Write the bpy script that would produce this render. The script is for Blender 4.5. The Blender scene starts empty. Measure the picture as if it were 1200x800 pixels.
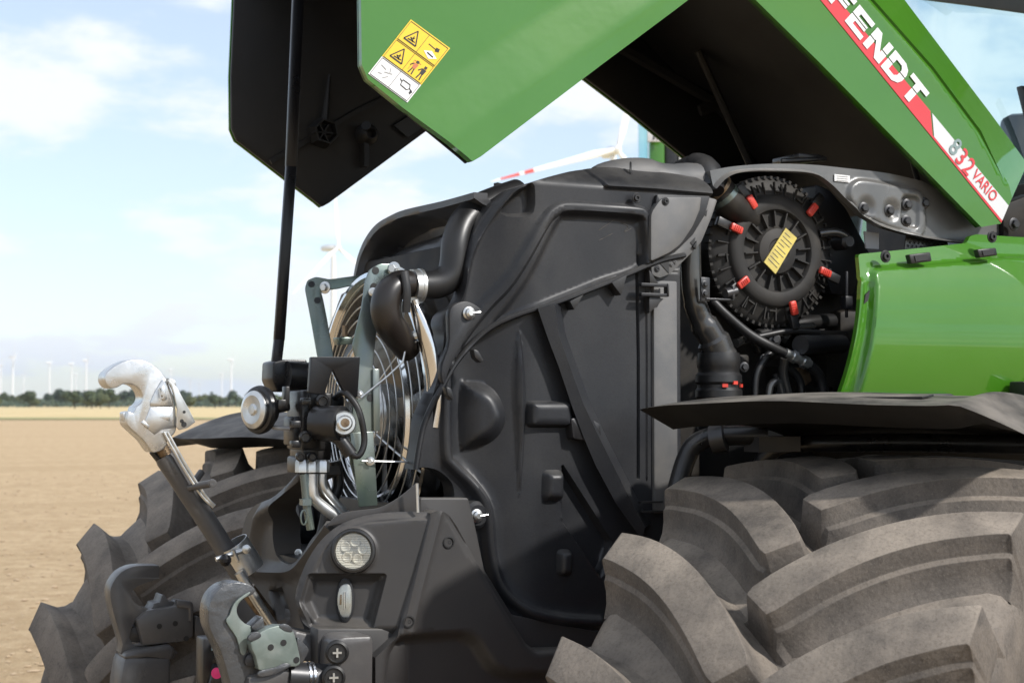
import bpy, bmesh, math, random
import numpy as np
from mathutils import Vector, Matrix
from mathutils.geometry import delaunay_2d_cdt
random.seed(7); np.random.seed(7)
SC = bpy.context.scene
COL = SC.collection

# ------------------------------------------------------------------ camera
F_PX, TH, HOR = 1908.0, math.radians(27.32), 473.0      # focal length in photo pixels, heading, horizon row
CAM = Vector((-1.748, -3.180, 1.690))
PIT = math.atan((HOR - 400) / F_PX)
FW = Vector((math.sin(TH) * math.cos(PIT), math.cos(TH) * math.cos(PIT), math.sin(PIT)))
RT = Vector((math.cos(TH), -math.sin(TH), 0))
UP = RT.cross(FW)
cd = bpy.data.cameras.new('camera'); co = bpy.data.objects.new('camera', cd); COL.objects.link(co)
cd.sensor_width = 36; cd.lens = F_PX / 1200 * 36; cd.clip_start = .05; cd.clip_end = 20000
M3 = Matrix((RT, UP, -FW)).transposed()
co.matrix_world = Matrix.Translation(CAM) @ M3.to_4x4()
cd.dof.use_dof = True; cd.dof.focus_distance = 2.95; cd.dof.aperture_fstop = 10
SC.camera = co

# ------------------------------------------------------------------ light
SUN_EL, SUN_AZ = math.radians(38), (0.60, -1.0)          # horizontal direction towards the sun
_h = Vector((SUN_AZ[0], SUN_AZ[1], 0)).normalized()
TOSUN = Vector((_h.x * math.cos(SUN_EL), _h.y * math.cos(SUN_EL), math.sin(SUN_EL)))
sl = bpy.data.lights.new('sun', 'SUN'); so = bpy.data.objects.new('sun', sl); COL.objects.link(so)
sl.energy = 3.3; sl.angle = math.radians(2.6); sl.color = (1, .965, .92)
so.rotation_euler = (-TOSUN).to_track_quat('-Z', 'Y').to_euler(); so.location = (0, -6, 12)
SC.view_settings.view_transform = 'Standard'; SC.view_settings.look = 'None'
SC.view_settings.exposure = 0.46; SC.view_settings.gamma = 1
wd = bpy.data.worlds.new('World'); SC.world = wd; wd.use_nodes = True
nt = wd.node_tree; nt.nodes.clear()
def wn(t, **k):
    n = nt.nodes.new(t)
    for a, b in k.items(): setattr(n, a, b)
    return n
sky = wn('ShaderNodeTexSky', sky_type='NISHITA', sun_disc=False, sun_elevation=SUN_EL,
         sun_rotation=math.atan2(TOSUN.x, TOSUN.y), air_density=1.0, dust_density=.35, ozone_density=2.2)
tc = wn('ShaderNodeTexCoord'); sep = wn('ShaderNodeSeparateXYZ'); nt.links.new(tc.outputs['Generated'], sep.inputs[0])
zz = wn('ShaderNodeMath', operation='ADD'); nt.links.new(sep.outputs['Z'], zz.inputs[0]); zz.inputs[1].default_value = .24
mx = wn('ShaderNodeMath', operation='MAXIMUM'); nt.links.new(zz.outputs[0], mx.inputs[0]); mx.inputs[1].default_value = .02
dx = wn('ShaderNodeMath', operation='DIVIDE'); nt.links.new(sep.outputs['X'], dx.inputs[0]); nt.links.new(mx.outputs[0], dx.inputs[1])
dy = wn('ShaderNodeMath', operation='DIVIDE'); nt.links.new(sep.outputs['Y'], dy.inputs[0]); nt.links.new(mx.outputs[0], dy.inputs[1])
cmb = wn('ShaderNodeCombineXYZ'); nt.links.new(dx.outputs[0], cmb.inputs[0]); nt.links.new(dy.outputs[0], cmb.inputs[1])
no = wn('ShaderNodeTexNoise'); no.inputs['Scale'].default_value = 2.4; no.inputs['Detail'].default_value = 8; no.inputs['Roughness'].default_value = .56
nt.links.new(cmb.outputs[0], no.inputs['Vector'])
cr = wn('ShaderNodeMapRange', interpolation_type='SMOOTHSTEP'); nt.links.new(no.outputs[0], cr.inputs[0])
cr.inputs[1].default_value = .45; cr.inputs[2].default_value = .58; cr.inputs[3].default_value = .38; cr.inputs[4].default_value = .98
mix = wn('ShaderNodeMix', data_type='RGBA'); nt.links.new(cr.outputs[0], mix.inputs[0]); nt.links.new(sky.outputs[0], mix.inputs[6])
mix.inputs[7].default_value = (5.7, 5.95, 6.4, 1)
bg = wn('ShaderNodeBackground'); nt.links.new(mix.outputs[2], bg.inputs[0]); bg.inputs[1].default_value = .132
ou = wn('ShaderNodeOutputWorld'); nt.links.new(bg.outputs[0], ou.inputs[0])

# ------------------------------------------------------------------ helpers
def ray(px, py): return FW + RT * ((px - 600) / F_PX) + UP * ((400 - py) / F_PX)
class Pl:
    def __init__(s, O, N, U=None):
        s.O = Vector(O); s.N = Vector(N).normalized()
        s.U = Vector(U).normalized() if U else Vector((0, 0, 1)).cross(s.N).normalized()
        s.V = s.N.cross(s.U).normalized()
    def p(s, px, py):
        d = ray(px, py); return CAM + d * ((s.O - CAM).dot(s.N) / d.dot(s.N))
    def uv(s, px, py):
        q = s.p(px, py) - s.O; return (q.dot(s.U), q.dot(s.V))
    def at(s, u, v, h=0): return s.O + s.U * u + s.V * v + s.N * h
def PY(y): return Pl((0, y, 1.7), (0, -1, 0))
def PX(x): return Pl((x, 0, 1.7), (-1, 0, 0))
def W(px, py, x=None, y=None, z=None):
    d = ray(px, py)
    if y is not None: return CAM + d * ((y - CAM.y) / d.y)
    if x is not None: return CAM + d * ((x - CAM.x) / d.x)
    return CAM + d * ((z - CAM.z) / d.z)
def DEP(p): return (p - CAM).dot(FW)
def spl(pts, n=8, closed=False):
    """Catmull-Rom through points of any dimension"""
    P = [np.array(p, float) for p in pts]; out = []; N = len(P)
    for i in range(N if closed else N - 1):
        p1, p2 = P[i], P[(i + 1) % N]
        p0 = P[i - 1] if (i > 0 or closed) else p1; p3 = P[(i + 2) % N] if (i + 2 < N or closed) else p2
        for k in range(n):
            t = k / n
            out.append(.5 * (2 * p1 + (p2 - p0) * t + (2 * p0 - 5 * p1 + 4 * p2 - p3) * t * t + (3 * p1 - p0 - 3 * p2 + p3) * t ** 3))
    if not closed: out.append(P[-1])
    return out
def rnd(pts, r, n=5):
    """round the corners of a closed polygon; r one number or one per corner"""
    P = [np.array(p, float) for p in pts]; out = []; N = len(P)
    for i in range(N):
        ri = r[i] if isinstance(r, (list, tuple)) else r
        a, b, c = P[i - 1], P[i], P[(i + 1) % N]
        if ri <= 0: out.append(b); continue
        l1, l2 = np.linalg.norm(a - b), np.linalg.norm(c - b)
        k = min(ri, .45 * l1, .45 * l2)
        q0 = b + (a - b) / l1 * k; q1 = b + (c - b) / l2 * k
        for j in range(n + 1):
            t = j / n; out.append((1 - t) ** 2 * q0 + 2 * t * (1 - t) * b + t * t * q1)
    return out
class G:
    """collects geometry of one mesh"""
    def __init__(s): s.v = []; s.f = []; s.m = []
    def add(s, v, f, mi=0):
        o = len(s.v); s.v += [tuple(map(float, q)) for q in v]; s.f += [tuple(i + o for i in q) for q in f]; s.m += [mi] * len(f); return s
    def box(s, c, size, ax=None, mi=0):
        c = Vector(c); A = ax or (Vector((1, 0, 0)), Vector((0, 1, 0)), Vector((0, 0, 1)))
        v = [c + A[0] * (i * size[0] / 2) + A[1] * (j * size[1] / 2) + A[2] * (k * size[2] / 2) for i in (-1, 1) for j in (-1, 1) for k in (-1, 1)]
        return s.add(v, [(0, 1, 3, 2), (4, 6, 7, 5), (0, 4, 5, 1), (2, 3, 7, 6), (0, 2, 6, 4), (1, 5, 7, 3)], mi)
    def prism(s, pts, N, th, mi=0, mback=None):
        """extrude a polygon of 3D points by -N*th (front face kept where it is)"""
        N = Vector(N); n = len(pts); pts = [Vector(p) for p in pts]
        a = sum(((pts[i] - pts[0]).cross(pts[i + 1] - pts[0]) for i in range(1, n - 1)), Vector())
        if a.dot(N) < 0: pts = pts[::-1]
        v = pts + [p - N * th for p in pts]
        s.add(v, [tuple(range(n))], mi); o = len(s.v) - 2 * n
        s.f.append(tuple(o + n + i for i in range(n))[::-1]); s.m.append(mi if mback is None else mback)
        for i in range(n): s.f.append((o + i, o + n + i, o + n + (i + 1) % n, o + (i + 1) % n)); s.m.append(mi)
        return s
    def tube(s, pts, r, n=14, cap=True, mi=0, flat=1.0, fdir=None):
        P = [Vector(p) for p in pts]; k = len(P)
        R = r if isinstance(r, (list, tuple, np.ndarray)) else [r] * k
        T = [(P[min(i + 1, k - 1)] - P[max(i - 1, 0)]).normalized() for i in range(k)]
        a = Vector(fdir) if fdir else (Vector((0, 0, 1)) if abs(T[0].z) < .9 else Vector((1, 0, 0)))
        v = []
        for i in range(k):
            a = (a - T[i] * a.dot(T[i])).normalized(); b = T[i].cross(a)
            for j in range(n):
                t = 2 * math.pi * j / n; v.append(P[i] + a * (math.cos(t) * R[i]) + b * (math.sin(t) * R[i] * flat))
        f = [(i * n + j, i * n + (j + 1) % n, (i + 1) * n + (j + 1) % n, (i + 1) * n + j) for i in range(k - 1) for j in range(n)]
        if cap: f += [tuple(range(n))[::-1], tuple((k - 1) * n + j for j in range(n))]
        return s.add(v, f, mi)
    def lathe(s, c, axis, prof, n=32, mi=0, cap=True):
        """prof: (radius, height along axis)"""
        c = Vector(c); A = Vector(axis).normalized(); a = A.orthogonal().normalized(); b = A.cross(a); v = []; k = len(prof)
        for r, h in prof:
            for j in range(n):
                t = 2 * math.pi * j / n; v.append(c + A * h + (a * math.cos(t) + b * math.sin(t)) * r)
        f = [(i * n + j, i * n + (j + 1) % n, (i + 1) * n + (j + 1) % n, (i + 1) * n + j) for i in range(k - 1) for j in range(n)]
        if cap:
            if prof[0][0] > 1e-4: f.append(tuple(range(n))[::-1])
            if prof[-1][0] > 1e-4: f.append(tuple((k - 1) * n + j for j in range(n)))
        return s.add(v, f, mi)
def mk(name, g, mat, parent=None, ang=32, bevel=0, seg=2, mw=None, recalc=True):
    me = bpy.data.meshes.new(name); me.from_pydata(g.v, [], g.f)
    mats = mat if isinstance(mat, (list, tuple)) else [mat]
    for m in mats: me.materials.append(M[m])
    me.polygons.foreach_set('material_index', g.m)
    bm = bmesh.new(); bm.from_mesh(me)
    if bevel:
        bmesh.ops.remove_doubles(bm, verts=bm.verts, dist=1e-5)
        if recalc: bmesh.ops.recalc_face_normals(bm, faces=bm.faces)
        ed = [e for e in bm.edges if len(e.link_faces) == 2 and e.calc_face_angle(0) > math.radians(30)]
        bmesh.ops.bevel(bm, geom=ed, offset=bevel, segments=seg, profile=.5, affect='EDGES', clamp_overlap=True)
    elif recalc: bmesh.ops.recalc_face_normals(bm, faces=bm.faces)
    bm.to_mesh(me); bm.free()
    me.polygons.foreach_set('use_smooth', [True] * len(me.polygons)); me.set_sharp_from_angle(angle=math.radians(ang))
    return link(name, me, parent, mw)
def link(name, me, parent=None, mw=None):
    o = bpy.data.objects.new(name, me); COL.objects.link(o)
    if parent: o.parent = parent
    if mw is not None: o.matrix_local = mw
    return o
def tag(o, label=None, cat=None, group=None, kind=None):
    if label: o['label'] = label
    if cat: o['category'] = cat
    if group: o['group'] = group
    if kind: o['kind'] = kind
    return o
def empty(name, loc, label, cat, group=None):
    o = bpy.data.objects.new(name, None); COL.objects.link(o); o.location = loc; o.empty_display_size = .2
    return tag(o, label, cat, group)
# --- molded (relief) panels: a traced outline on a real plane, finely meshed and raised by ribs, steps and bumps
def sstep(t): t = np.clip(t, 0, 1); return t * t * (3 - 2 * t)
def pdist(P, L, closed=False):
    L = np.array(L); d = np.full(len(P), 1e9); n = len(L)
    for i in range(n if closed else n - 1):
        a, b = L[i], L[(i + 1) % n]; ab = b - a; q = (ab @ ab) or 1e-12
        t = np.clip(((P - a) @ ab) / q, 0, 1); d = np.minimum(d, np.linalg.norm(P - a - t[:, None] * ab, axis=1))
    return d
def inside(P, L):
    L = np.array(L); c = np.zeros(len(P), bool); n = len(L); x, y = P[:, 0], P[:, 1]
    for i in range(n):
        a, b = L[i], L[(i + 1) % n]
        if a[1] == b[1]: continue
        k = ((a[1] > y) != (b[1] > y)) & (x < (b[0] - a[0]) * (y - a[1]) / (b[1] - a[1]) + a[0]); c ^= k
    return c
def offs(L, d, closed):
    """parallel line at distance d (uv space), so that the mesh follows the edge of a rib or step"""
    L = [np.array(q, float) for q in L]; n = len(L); out = []
    for i in range(n):
        a = L[i - 1] if (i > 0 or closed) else L[i]; b = L[(i + 1) % n] if (i < n - 1 or closed) else L[i]; t = b - a; q = np.linalg.norm(t)
        if q < 1e-9: continue
        out.append(L[i] + np.array([-t[1], t[0]]) / q * d)
    return out
def ridge(pts, w, h, closed=False, flat=0.0):
    def f(P, pl): return h * sstep((1 - (pdist(P, [pl.uv(*p) for p in pts], closed) - flat) / w))
    f.lines = lambda pl: [(offs([pl.uv(*p) for p in pts], d, closed), closed) for d in (-flat - w, -flat - .4 * w, -flat, flat, flat + .4 * w, flat + w)]
    return f
def step(pts, h, soft, off=0.0):
    def f(P, pl):
        L = [pl.uv(*p) for p in pts]; d = pdist(P, L, True); return h * sstep((np.where(inside(P, L), d, -d) + off + soft / 2) / soft)
    f.lines = lambda pl: [(offs([pl.uv(*p) for p in pts], d, True), True) for d in (-soft / 2, -soft * .2, soft * .2, soft / 2)]
    return f
def dome(pts, h, soft):
    def f(P, pl):
        L = [pl.uv(*p) for p in pts]; d = pdist(P, L, True); t = np.clip(np.where(inside(P, L), d, 0) / soft, 0, 1); return h * np.sin(t * math.pi / 2) ** 1.15
    def ls(pl):
        L = [pl.uv(*p) for p in pts]; ar = sum(L[i - 1][0] * L[i][1] - L[i][0] * L[i - 1][1] for i in range(len(L))); sg = 1 if ar > 0 else -1
        return [(L, True), (offs(L, sg * soft * .25, True), True), (offs(L, sg * soft * .55, True), True)]
    f.lines = ls
    return f
def fold(a, b, slope, soft=.01, maxd=9):
    """surface bends along the line a-b; positive side is to the right of a->b in the picture"""
    def f(P, pl):
        A, B = np.array(pl.uv(*a)), np.array(pl.uv(*b)); t = (B - A) / np.linalg.norm(B - A); n = np.array([t[1], -t[0]])
        d = (P - A) @ n; d = np.where(d > 0, np.where(d < soft, d * d / (2 * soft), d - soft / 2), 0); return slope * np.minimum(d, maxd)
    return f
def relief(name, pl, outline, feats, mat, parent=None, st=.006, thick=.012, ang=40, holes=(), back=True):
    def res(L, closed=True):
        L = [np.array(q) for q in L]; out = []
        for i in range(len(L)):
            a, b = L[i], L[(i + 1) % len(L)]; n = max(1, int(np.linalg.norm(b - a) / st))
            for k in range(n): out.append(a + (b - a) * k / n)
        return out
    loops = [res([pl.uv(*p) for p in outline])] + [res([pl.uv(*p) for p in h]) for h in holes]
    B = np.array(loops[0]); lo, hi = B.min(0), B.max(0)
    gx, gy = np.meshgrid(np.arange(lo[0], hi[0], st), np.arange(lo[1], hi[1], st * .9)); gx[::2] += st / 2
    Q = np.stack([gx.ravel(), gy.ravel()], 1); ok = inside(Q, loops[0]); Q = Q[ok]
    d = pdist(Q, loops[0], True)
    for h in loops[1:]: d = np.where(inside(Q, h), 0, np.minimum(d, pdist(Q, h, True)))
    extra = []
    for ft in feats:
        for L, cl in (ft.lines(pl) if hasattr(ft, 'lines') else ()):
            if len(L) < 2: continue
            L = [np.array(q) for q in L]; rs_ = []
            for i in range(len(L) if cl else len(L) - 1):
                a, b = L[i], L[(i + 1) % len(L)]; n = max(1, int(np.linalg.norm(b - a) / st))
                for k in range(n): rs_.append(a + (b - a) * k / n)
            if not cl: rs_.append(L[-1])
            R = np.array(rs_); ok = inside(R, loops[0]) & (pdist(R, loops[0], True) > st * .3)
            for h in loops[1:]: ok &= ~inside(R, h)
            extra.append((R, ok, cl))
            d = np.minimum(d, pdist(Q, R, cl))
    Q = Q[d > st * .45]
    pts = []; ed = []
    for L in loops:
        o = len(pts); pts += L; ed += [(o + i, o + (i + 1) % len(L)) for i in range(len(L))]
    for R, ok, cl in extra:
        o = len(pts); n = len(R); pts += list(R[ok]); ix = np.cumsum(ok) - 1
        for i in range(n if cl else n - 1):
            j = (i + 1) % n
            if ok[i] and ok[j]: ed.append((o + int(ix[i]), o + int(ix[j])))
    pts += list(Q)
    v2, e2, f2, _, _, _ = delaunay_2d_cdt([Vector((p[0], p[1])) for p in pts], ed, [], 0, 1e-6, False)
    P = np.array([(v.x, v.y) for v in v2]); F = [tuple(f) for f in f2]
    cen = np.array([P[list(f)].mean(0) for f in F]); keep = inside(cen, loops[0])
    for h in loops[1:]: keep &= ~inside(cen, h)
    F = [f for f, k in zip(F, keep) if k]
    H = np.zeros(len(P))
    for ft in feats: H = H + ft(P, pl)
    g = G(); n = len(P)
    V = [pl.at(P[i, 0], P[i, 1], H[i]) for i in range(n)]
    cnt = {}
    for f in F:
        for i in range(3):
            e = (f[i], f[(i + 1) % 3]); cnt[e] = 1
    be = [e for e in cnt if (e[1], e[0]) not in cnt]
    idx = {}; V2 = []
    for a, b in be:
        for q in (a, b):
            if q not in idx: idx[q] = n + len(V2); V2.append(V[q] - pl.N * thick)
    F2 = [(b, a, idx[a], idx[b]) for a, b in be]
    if back: F2 += [tuple(f[::-1]) for f in ()]
    g.add(V + V2, F + F2)
    o = mk(name, g, mat, parent, ang=ang, recalc=False)
    return o
# --- small hardware with shared meshes
_shared = {}
def shared(key, fn):
    if key not in _shared:
        o = fn(); _shared[key] = o.data; bpy.data.objects.remove(o)
    return _shared[key]
def place(name, key, fn, c, N, s, parent, spin=0):
    me = shared(key, fn); N = Vector(N).normalized()
    q = N.to_track_quat('Z', 'Y').to_matrix().to_4x4()
    return link(name, me, parent, Matrix.Translation(Vector(c)) @ q @ Matrix.Rotation(spin, 4, 'Z') @ Matrix.Scale(s, 4))
def _bolt(mat):
    def f():
        g = G(); g.lathe((0, 0, 0), (0, 0, 1), [(1.55, 0), (1.55, .18), (1.2, .30), (.3, .30)], 24)
        g.lathe((0, 0, .25), (0, 0, 1), [(1.0, 0), (1.0, .70), (.82, .85), (0, .85)], 6)
        return mk('bolt', g, mat, ang=25)
    return f
def _socket(mat):
    def f():
        g = G(); g.lathe((0, 0, 0), (0, 0, 1), [(1.5, -.1), (1.5, .12), (1.35, .22), (1.0, .2), (.95, .62), (.85, .72), (.45, .72), (.43, .30), (0, .30)], 24)
        return mk('bolt', g, mat, ang=30)
    return f
def bolt(c, N, r, parent, mat='steel_dark', kind='hex', name='bolt', spin=.3):
    return place(name, kind + mat, (_bolt if kind == 'hex' else _socket)(mat), c, N, r, parent, spin)

# ------------------------------------------------------------------ materials
M = {}
def srgb(r, g, b):
    return tuple((c / 255 / 12.92 if c / 255 <= .04045 else ((c / 255 + .055) / 1.055) ** 2.4) for c in (r, g, b)) + (1,)
def lin(*c): return tuple(c) + (1,)
def mat(name, col, rough=.5, metal=0, var=None, vscale=20, vdet=5, vlo=.4, vhi=.65, bump=0, bscale=300, coat=0, rvar=0, spec=.5, dist=.002, rnd=False,
        var2=None, v2scale=4, v2lo=.5, v2hi=.7, alpha=1, trans=0, emit=None, up=None, stretch=None, coatr=.08, speck=None, cior=1.5):
    m = bpy.data.materials.new(name); m.use_nodes = True; t = m.node_tree; b = t.nodes['Principled BSDF']
    N = lambda k: t.nodes.new(k); L = t.links.new
    b.inputs['Roughness'].default_value = rough; b.inputs['Metallic'].default_value = metal; b.inputs['Specular IOR Level'].default_value = spec
    b.inputs['Coat Weight'].default_value = coat; b.inputs['Coat IOR'].default_value = cior; b.inputs['Coat Roughness'].default_value = coatr
    b.inputs['Transmission Weight'].default_value = trans; b.inputs['Alpha'].default_value = alpha
    b.inputs['Base Color'].default_value = col
    c = N('ShaderNodeTexCoord'); vec = c.outputs['Object']
    if rnd:
        oi = N('ShaderNodeObjectInfo'); sc = N('ShaderNodeVectorMath'); sc.operation = 'SCALE'; sc.inputs[0].default_value = (13, 7, 5); L(oi.outputs['Random'], sc.inputs['Scale'])
        ad = N('ShaderNodeVectorMath'); ad.operation = 'ADD'; L(vec, ad.inputs[0]); L(sc.outputs[0], ad.inputs[1]); vec = ad.outputs[0]
    if stretch:
        mp = N('ShaderNodeMapping'); mp.inputs['Scale'].default_value = stretch; L(vec, mp.inputs[0]); vec = mp.outputs[0]
    def noise(s, d=5, r=.55):
        n = N('ShaderNodeTexNoise'); n.inputs['Scale'].default_value = s; n.inputs['Detail'].default_value = d; n.inputs['Roughness'].default_value = r; L(vec, n.inputs['Vector']); return n.outputs[0]
    def rng(o, a, bb, c0=0, c1=1):
        r = N('ShaderNodeMapRange'); L(o, r.inputs[0]); r.inputs[1].default_value = a; r.inputs[2].default_value = bb; r.inputs[3].default_value = c0; r.inputs[4].default_value = c1; return r.outputs[0]
    out = None; fac = None
    if var:
        mxn = N('ShaderNodeMix'); mxn.data_type = 'RGBA'; fac = rng(noise(vscale, vdet), vlo, vhi); L(fac, mxn.inputs[0]); mxn.inputs[6].default_value = col; mxn.inputs[7].default_value = var; out = mxn.outputs[2]
    if var2:
        m2 = N('ShaderNodeMix'); m2.data_type = 'RGBA'; L(rng(noise(v2scale, 6, .6), v2lo, v2hi), m2.inputs[0])
        if out: L(out, m2.inputs[6])
        else: m2.inputs[6].default_value = col
        m2.inputs[7].default_value = var2; out = m2.outputs[2]
    if up:   # settled dust on faces that look up; raised on tyres to paint top light
        ge = N('ShaderNodeNewGeometry'); sx = N('ShaderNodeSeparateXYZ'); L(ge.outputs['Normal'], sx.inputs[0])
        f = rng(sx.outputs['Z'], .25, .95); nz = rng(noise(9, 6, .6), .3, .65); mu = N('ShaderNodeMath'); mu.operation = 'MULTIPLY'; L(f, mu.inputs[0]); L(nz, mu.inputs[1])
        m3 = N('ShaderNodeMix'); m3.data_type = 'RGBA'; L(mu.outputs[0], m3.inputs[0])
        if out: L(out, m3.inputs[6])
        else: m3.inputs[6].default_value = col
        m3.inputs[7].default_value = up; out = m3.outputs[2]
    if speck:   # fine grit and light scuffs
        m4 = N('ShaderNodeMix'); m4.data_type = 'RGBA'; L(rng(noise(speck[1], 3, .7), .56, .72, 0, speck[2]), m4.inputs[0])
        if out: L(out, m4.inputs[6])
        else: m4.inputs[6].default_value = col
        m4.inputs[7].default_value = speck[0]; out = m4.outputs[2]
        m5 = N('ShaderNodeMix'); m5.data_type = 'RGBA'; m5.blend_type = 'MULTIPLY'; L(rng(noise(speck[1] * .6, 4, .75), .30, .52, .55, 0), m5.inputs[0]); L(out, m5.inputs[6]); m5.inputs[7].default_value = lin(.45, .43, .41); out = m5.outputs[2]
    if out: L(out, b.inputs['Base Color'])
    if rvar: L(rng(noise(vscale * .7, 5), .3, .7, rough - rvar, rough + rvar), b.inputs['Roughness'])
    if bump:
        bp = N('ShaderNodeBump'); bp.inputs['Strength'].default_value = bump; bp.inputs['Distance'].default_value = dist; L(noise(bscale, 4), bp.inputs['Height']); L(bp.outputs[0], b.inputs['Normal'])
    if emit: b.inputs['Emission Color'].default_value = emit; b.inputs['Emission Strength'].default_value = 1
    M[name] = m; return m
mat('green', lin(.046, .168, .010), .34, coat=1, coatr=.02, cior=1.55, spec=.12, var=lin(.053, .178, .014), vscale=3, rvar=.05, bump=.10, bscale=4.5, dist=.03)
mat('green_dusty', lin(.055, .235, .03), .36, coat=.6, coatr=.1, var=lin(.10, .24, .06), vscale=7, rvar=.07)
mat('black_paint', lin(.010, .010, .011), .33, var=lin(.020, .019, .018), vscale=30, rvar=.1)
mat('black_gloss', lin(.006, .006, .007), .3, rvar=.06, spec=.35)
mat('hood_inner', lin(.009, .0088, .0085), .48, spec=.35, var=lin(.018, .0165, .0145), vscale=5, vlo=.5, vhi=.8, rvar=.1, bump=.15, bscale=400)
mat('plastic', lin(.0165, .0175, .0205), .43, spec=.38, var=lin(.027, .0275, .029), vscale=9, vlo=.42, vhi=.75, rvar=.11, bump=.16, bscale=900, dist=.0006, var2=lin(.062, .059, .054), v2scale=2.6, v2lo=.56, v2hi=.86, up=lin(.075, .072, .067), speck=(lin(.05, .048, .045), 420, .35))
mat('plastic_dark', lin(.013, .013, .0145), .40, var=lin(.022, .021, .02), vscale=9, rvar=.1, bump=.1, bscale=800, dist=.0006)
mat('plastic_blue', lin(.030, .032, .037), .38, var=lin(.045, .045, .047), vscale=6, rvar=.08, bump=.1, bscale=800, dist=.0006)
mat('plastic_light', lin(.095, .096, .097), .55, var=lin(.13, .125, .118), vscale=14, rvar=.08, bump=.35, bscale=520, dist=.0012)
mat('bumper', lin(.034, .0325, .032), .52, var=lin(.042, .039, .037), vscale=6, rvar=.07, bump=.15, bscale=1100, dist=.0005, up=lin(.10, .09, .078))
mat('fender', lin(.014, .0138, .0135), .55, spec=.22, var=lin(.022, .021, .020), vscale=8, rvar=.08, bump=.2, bscale=700, dist=.0007, up=lin(.20, .178, .152))
mat('tyre', lin(.084, .073, .063), .78, var=lin(.155, .132, .110), vscale=13, vdet=9, vlo=.36, vhi=.70, bump=.6, bscale=95, dist=.0025, rnd=True, var2=lin(.045, .040, .036), v2scale=30, v2lo=.58, v2hi=.86, up=lin(.31, .262, .21), spec=.35, speck=(lin(.22, .19, .16), 300, .45))  # darker base, stronger up dust: lit bar tops painted in beside real dust
mat('tyre_far', lin(.070, .062, .056), .75, var=lin(.13, .112, .095), vscale=8, vdet=8, vlo=.4, vhi=.7, bump=.5, bscale=90, dist=.002, rnd=True, var2=lin(.045, .04, .036), v2scale=20, v2lo=.55, v2hi=.8, up=lin(.17, .145, .12), spec=.35)
mat('rim', lin(.30, .02, .015), .4)
mat('rubber', lin(.011, .011, .0115), .42, var=lin(.020, .019, .018), vscale=16, vlo=.45, vhi=.75, rvar=.1)
mat('rubber_brown', lin(.012, .0105, .010), .36, var=lin(.020, .016, .0135), vscale=7, rvar=.06)
mat('zinc', lin(.13, .175, .145), .28, metal=.6, var=lin(.20, .225, .20), vscale=7, rvar=.1, var2=lin(.15, .18, .23), v2scale=4, v2lo=.45, v2hi=.75)
mat('zinc_bright', lin(.70, .71, .70), .34, metal=.9, var=lin(.55, .56, .55), vscale=30, rvar=.08)
mat('chrome', lin(.75, .75, .75), .16, metal=1, rvar=.05, vscale=9)
mat('cast_zinc', lin(.62, .62, .61), .30, metal=.95, var=lin(.52, .515, .50), vscale=45, vlo=.5, vhi=.85, bump=.22, bscale=150, dist=.0012, rvar=.06)
mat('lamp_white', lin(.88, .84, .78), .4)  # off-white, not metal; colour stands in for the reflector's bright reflection
mat('steel_dark', lin(.05, .05, .052), .4, metal=.5, rvar=.1)
mat('link_paint', lin(.078, .075, .074), .36, var=lin(.105, .10, .094), vscale=22, vlo=.5, vhi=.8, rvar=.1, bump=.25, bscale=60, dist=.002, up=lin(.14, .13, .12))
mat('link_worn', lin(.075, .078, .082), .33, metal=.35, var=lin(.12, .12, .12), vscale=26, vlo=.5, vhi=.72, rvar=.12, bump=.5, bscale=70, dist=.003)
mat('plate_green', lin(.16, .195, .175), .45, metal=.3, var=lin(.23, .26, .24), vscale=30, rvar=.1, bump=.3, bscale=90, dist=.001, var2=lin(.10, .10, .10), v2scale=14, v2lo=.62, v2hi=.72)
mat('frame_grey', lin(.115, .118, .118), .33, metal=.25, var=lin(.16, .16, .155), vscale=6, rvar=.09, bump=.3, bscale=25, dist=.003, up=lin(.22, .2, .175))
mat('duct_metal', lin(.085, .085, .085), .22, metal=.65, var=lin(.12, .115, .105), vscale=9, rvar=.09)
mat('black_matte', lin(.006, .006, .006), .9, spec=.1)
mat('engine', lin(.014, .013, .0125), .6, spec=.25, var=lin(.035, .03, .024), vscale=14)
mat('filter_plastic', lin(.024, .0228, .0215), .62, spec=.3, var=lin(.042, .038, .033), vscale=13, bump=.15, bscale=500, dist=.0006)
mat('scuff', lin(.09, .082, .072), .8, var=lin(.04, .038, .036), vscale=90)
mat('thread', lin(.26, .19, .12), .4, metal=.7, var=lin(.12, .08, .05), vscale=60)
mat('red_clip', lin(.62, .055, .035), .40)
mat('red_decal', lin(.60, .035, .04), .28, coat=.5)
mat('white_decal', lin(.74, .74, .74), .28, coat=.5)
mat('silver_decal', lin(.62, .63, .63), .3, coat=.5)
mat('grey_decal', lin(.20, .27, .26), .3, coat=.5)
mat('yellow_label', lin(.66, .53, .12), .5, var=lin(.5, .4, .12), vscale=40)
mat('yellow', lin(.78, .52, .02), .4)
mat('white', lin(.72, .72, .71), .45)
mat('print_black', lin(.015, .015, .015), .5)
mat('print_grey', lin(.30, .30, .30), .5)
mat('print_red', lin(.5, .15, .06), .5)
mat('magenta', lin(.75, .03, .18), .4)
mat('turbine', lin(.80, .80, .79), .45)
mat('turbine_red', lin(.62, .06, .04), .5)
mat('bark', lin(.06, .045, .032), .9)
mat('leaf_dark', lin(.040, .062, .026), .7, var=lin(.07, .085, .03), vscale=1.2, rnd=True)
mat('leaf_mid', lin(.065, .085, .028), .7, var=lin(.10, .105, .035), vscale=1.2, rnd=True)
mat('leaf_blue', lin(.035, .055, .032), .7, var=lin(.05, .068, .036), vscale=1.0, rnd=True)
mat('clod', lin(.44, .32, .195), .95, var=lin(.52, .39, .26), vscale=9, rnd=False)
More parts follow.
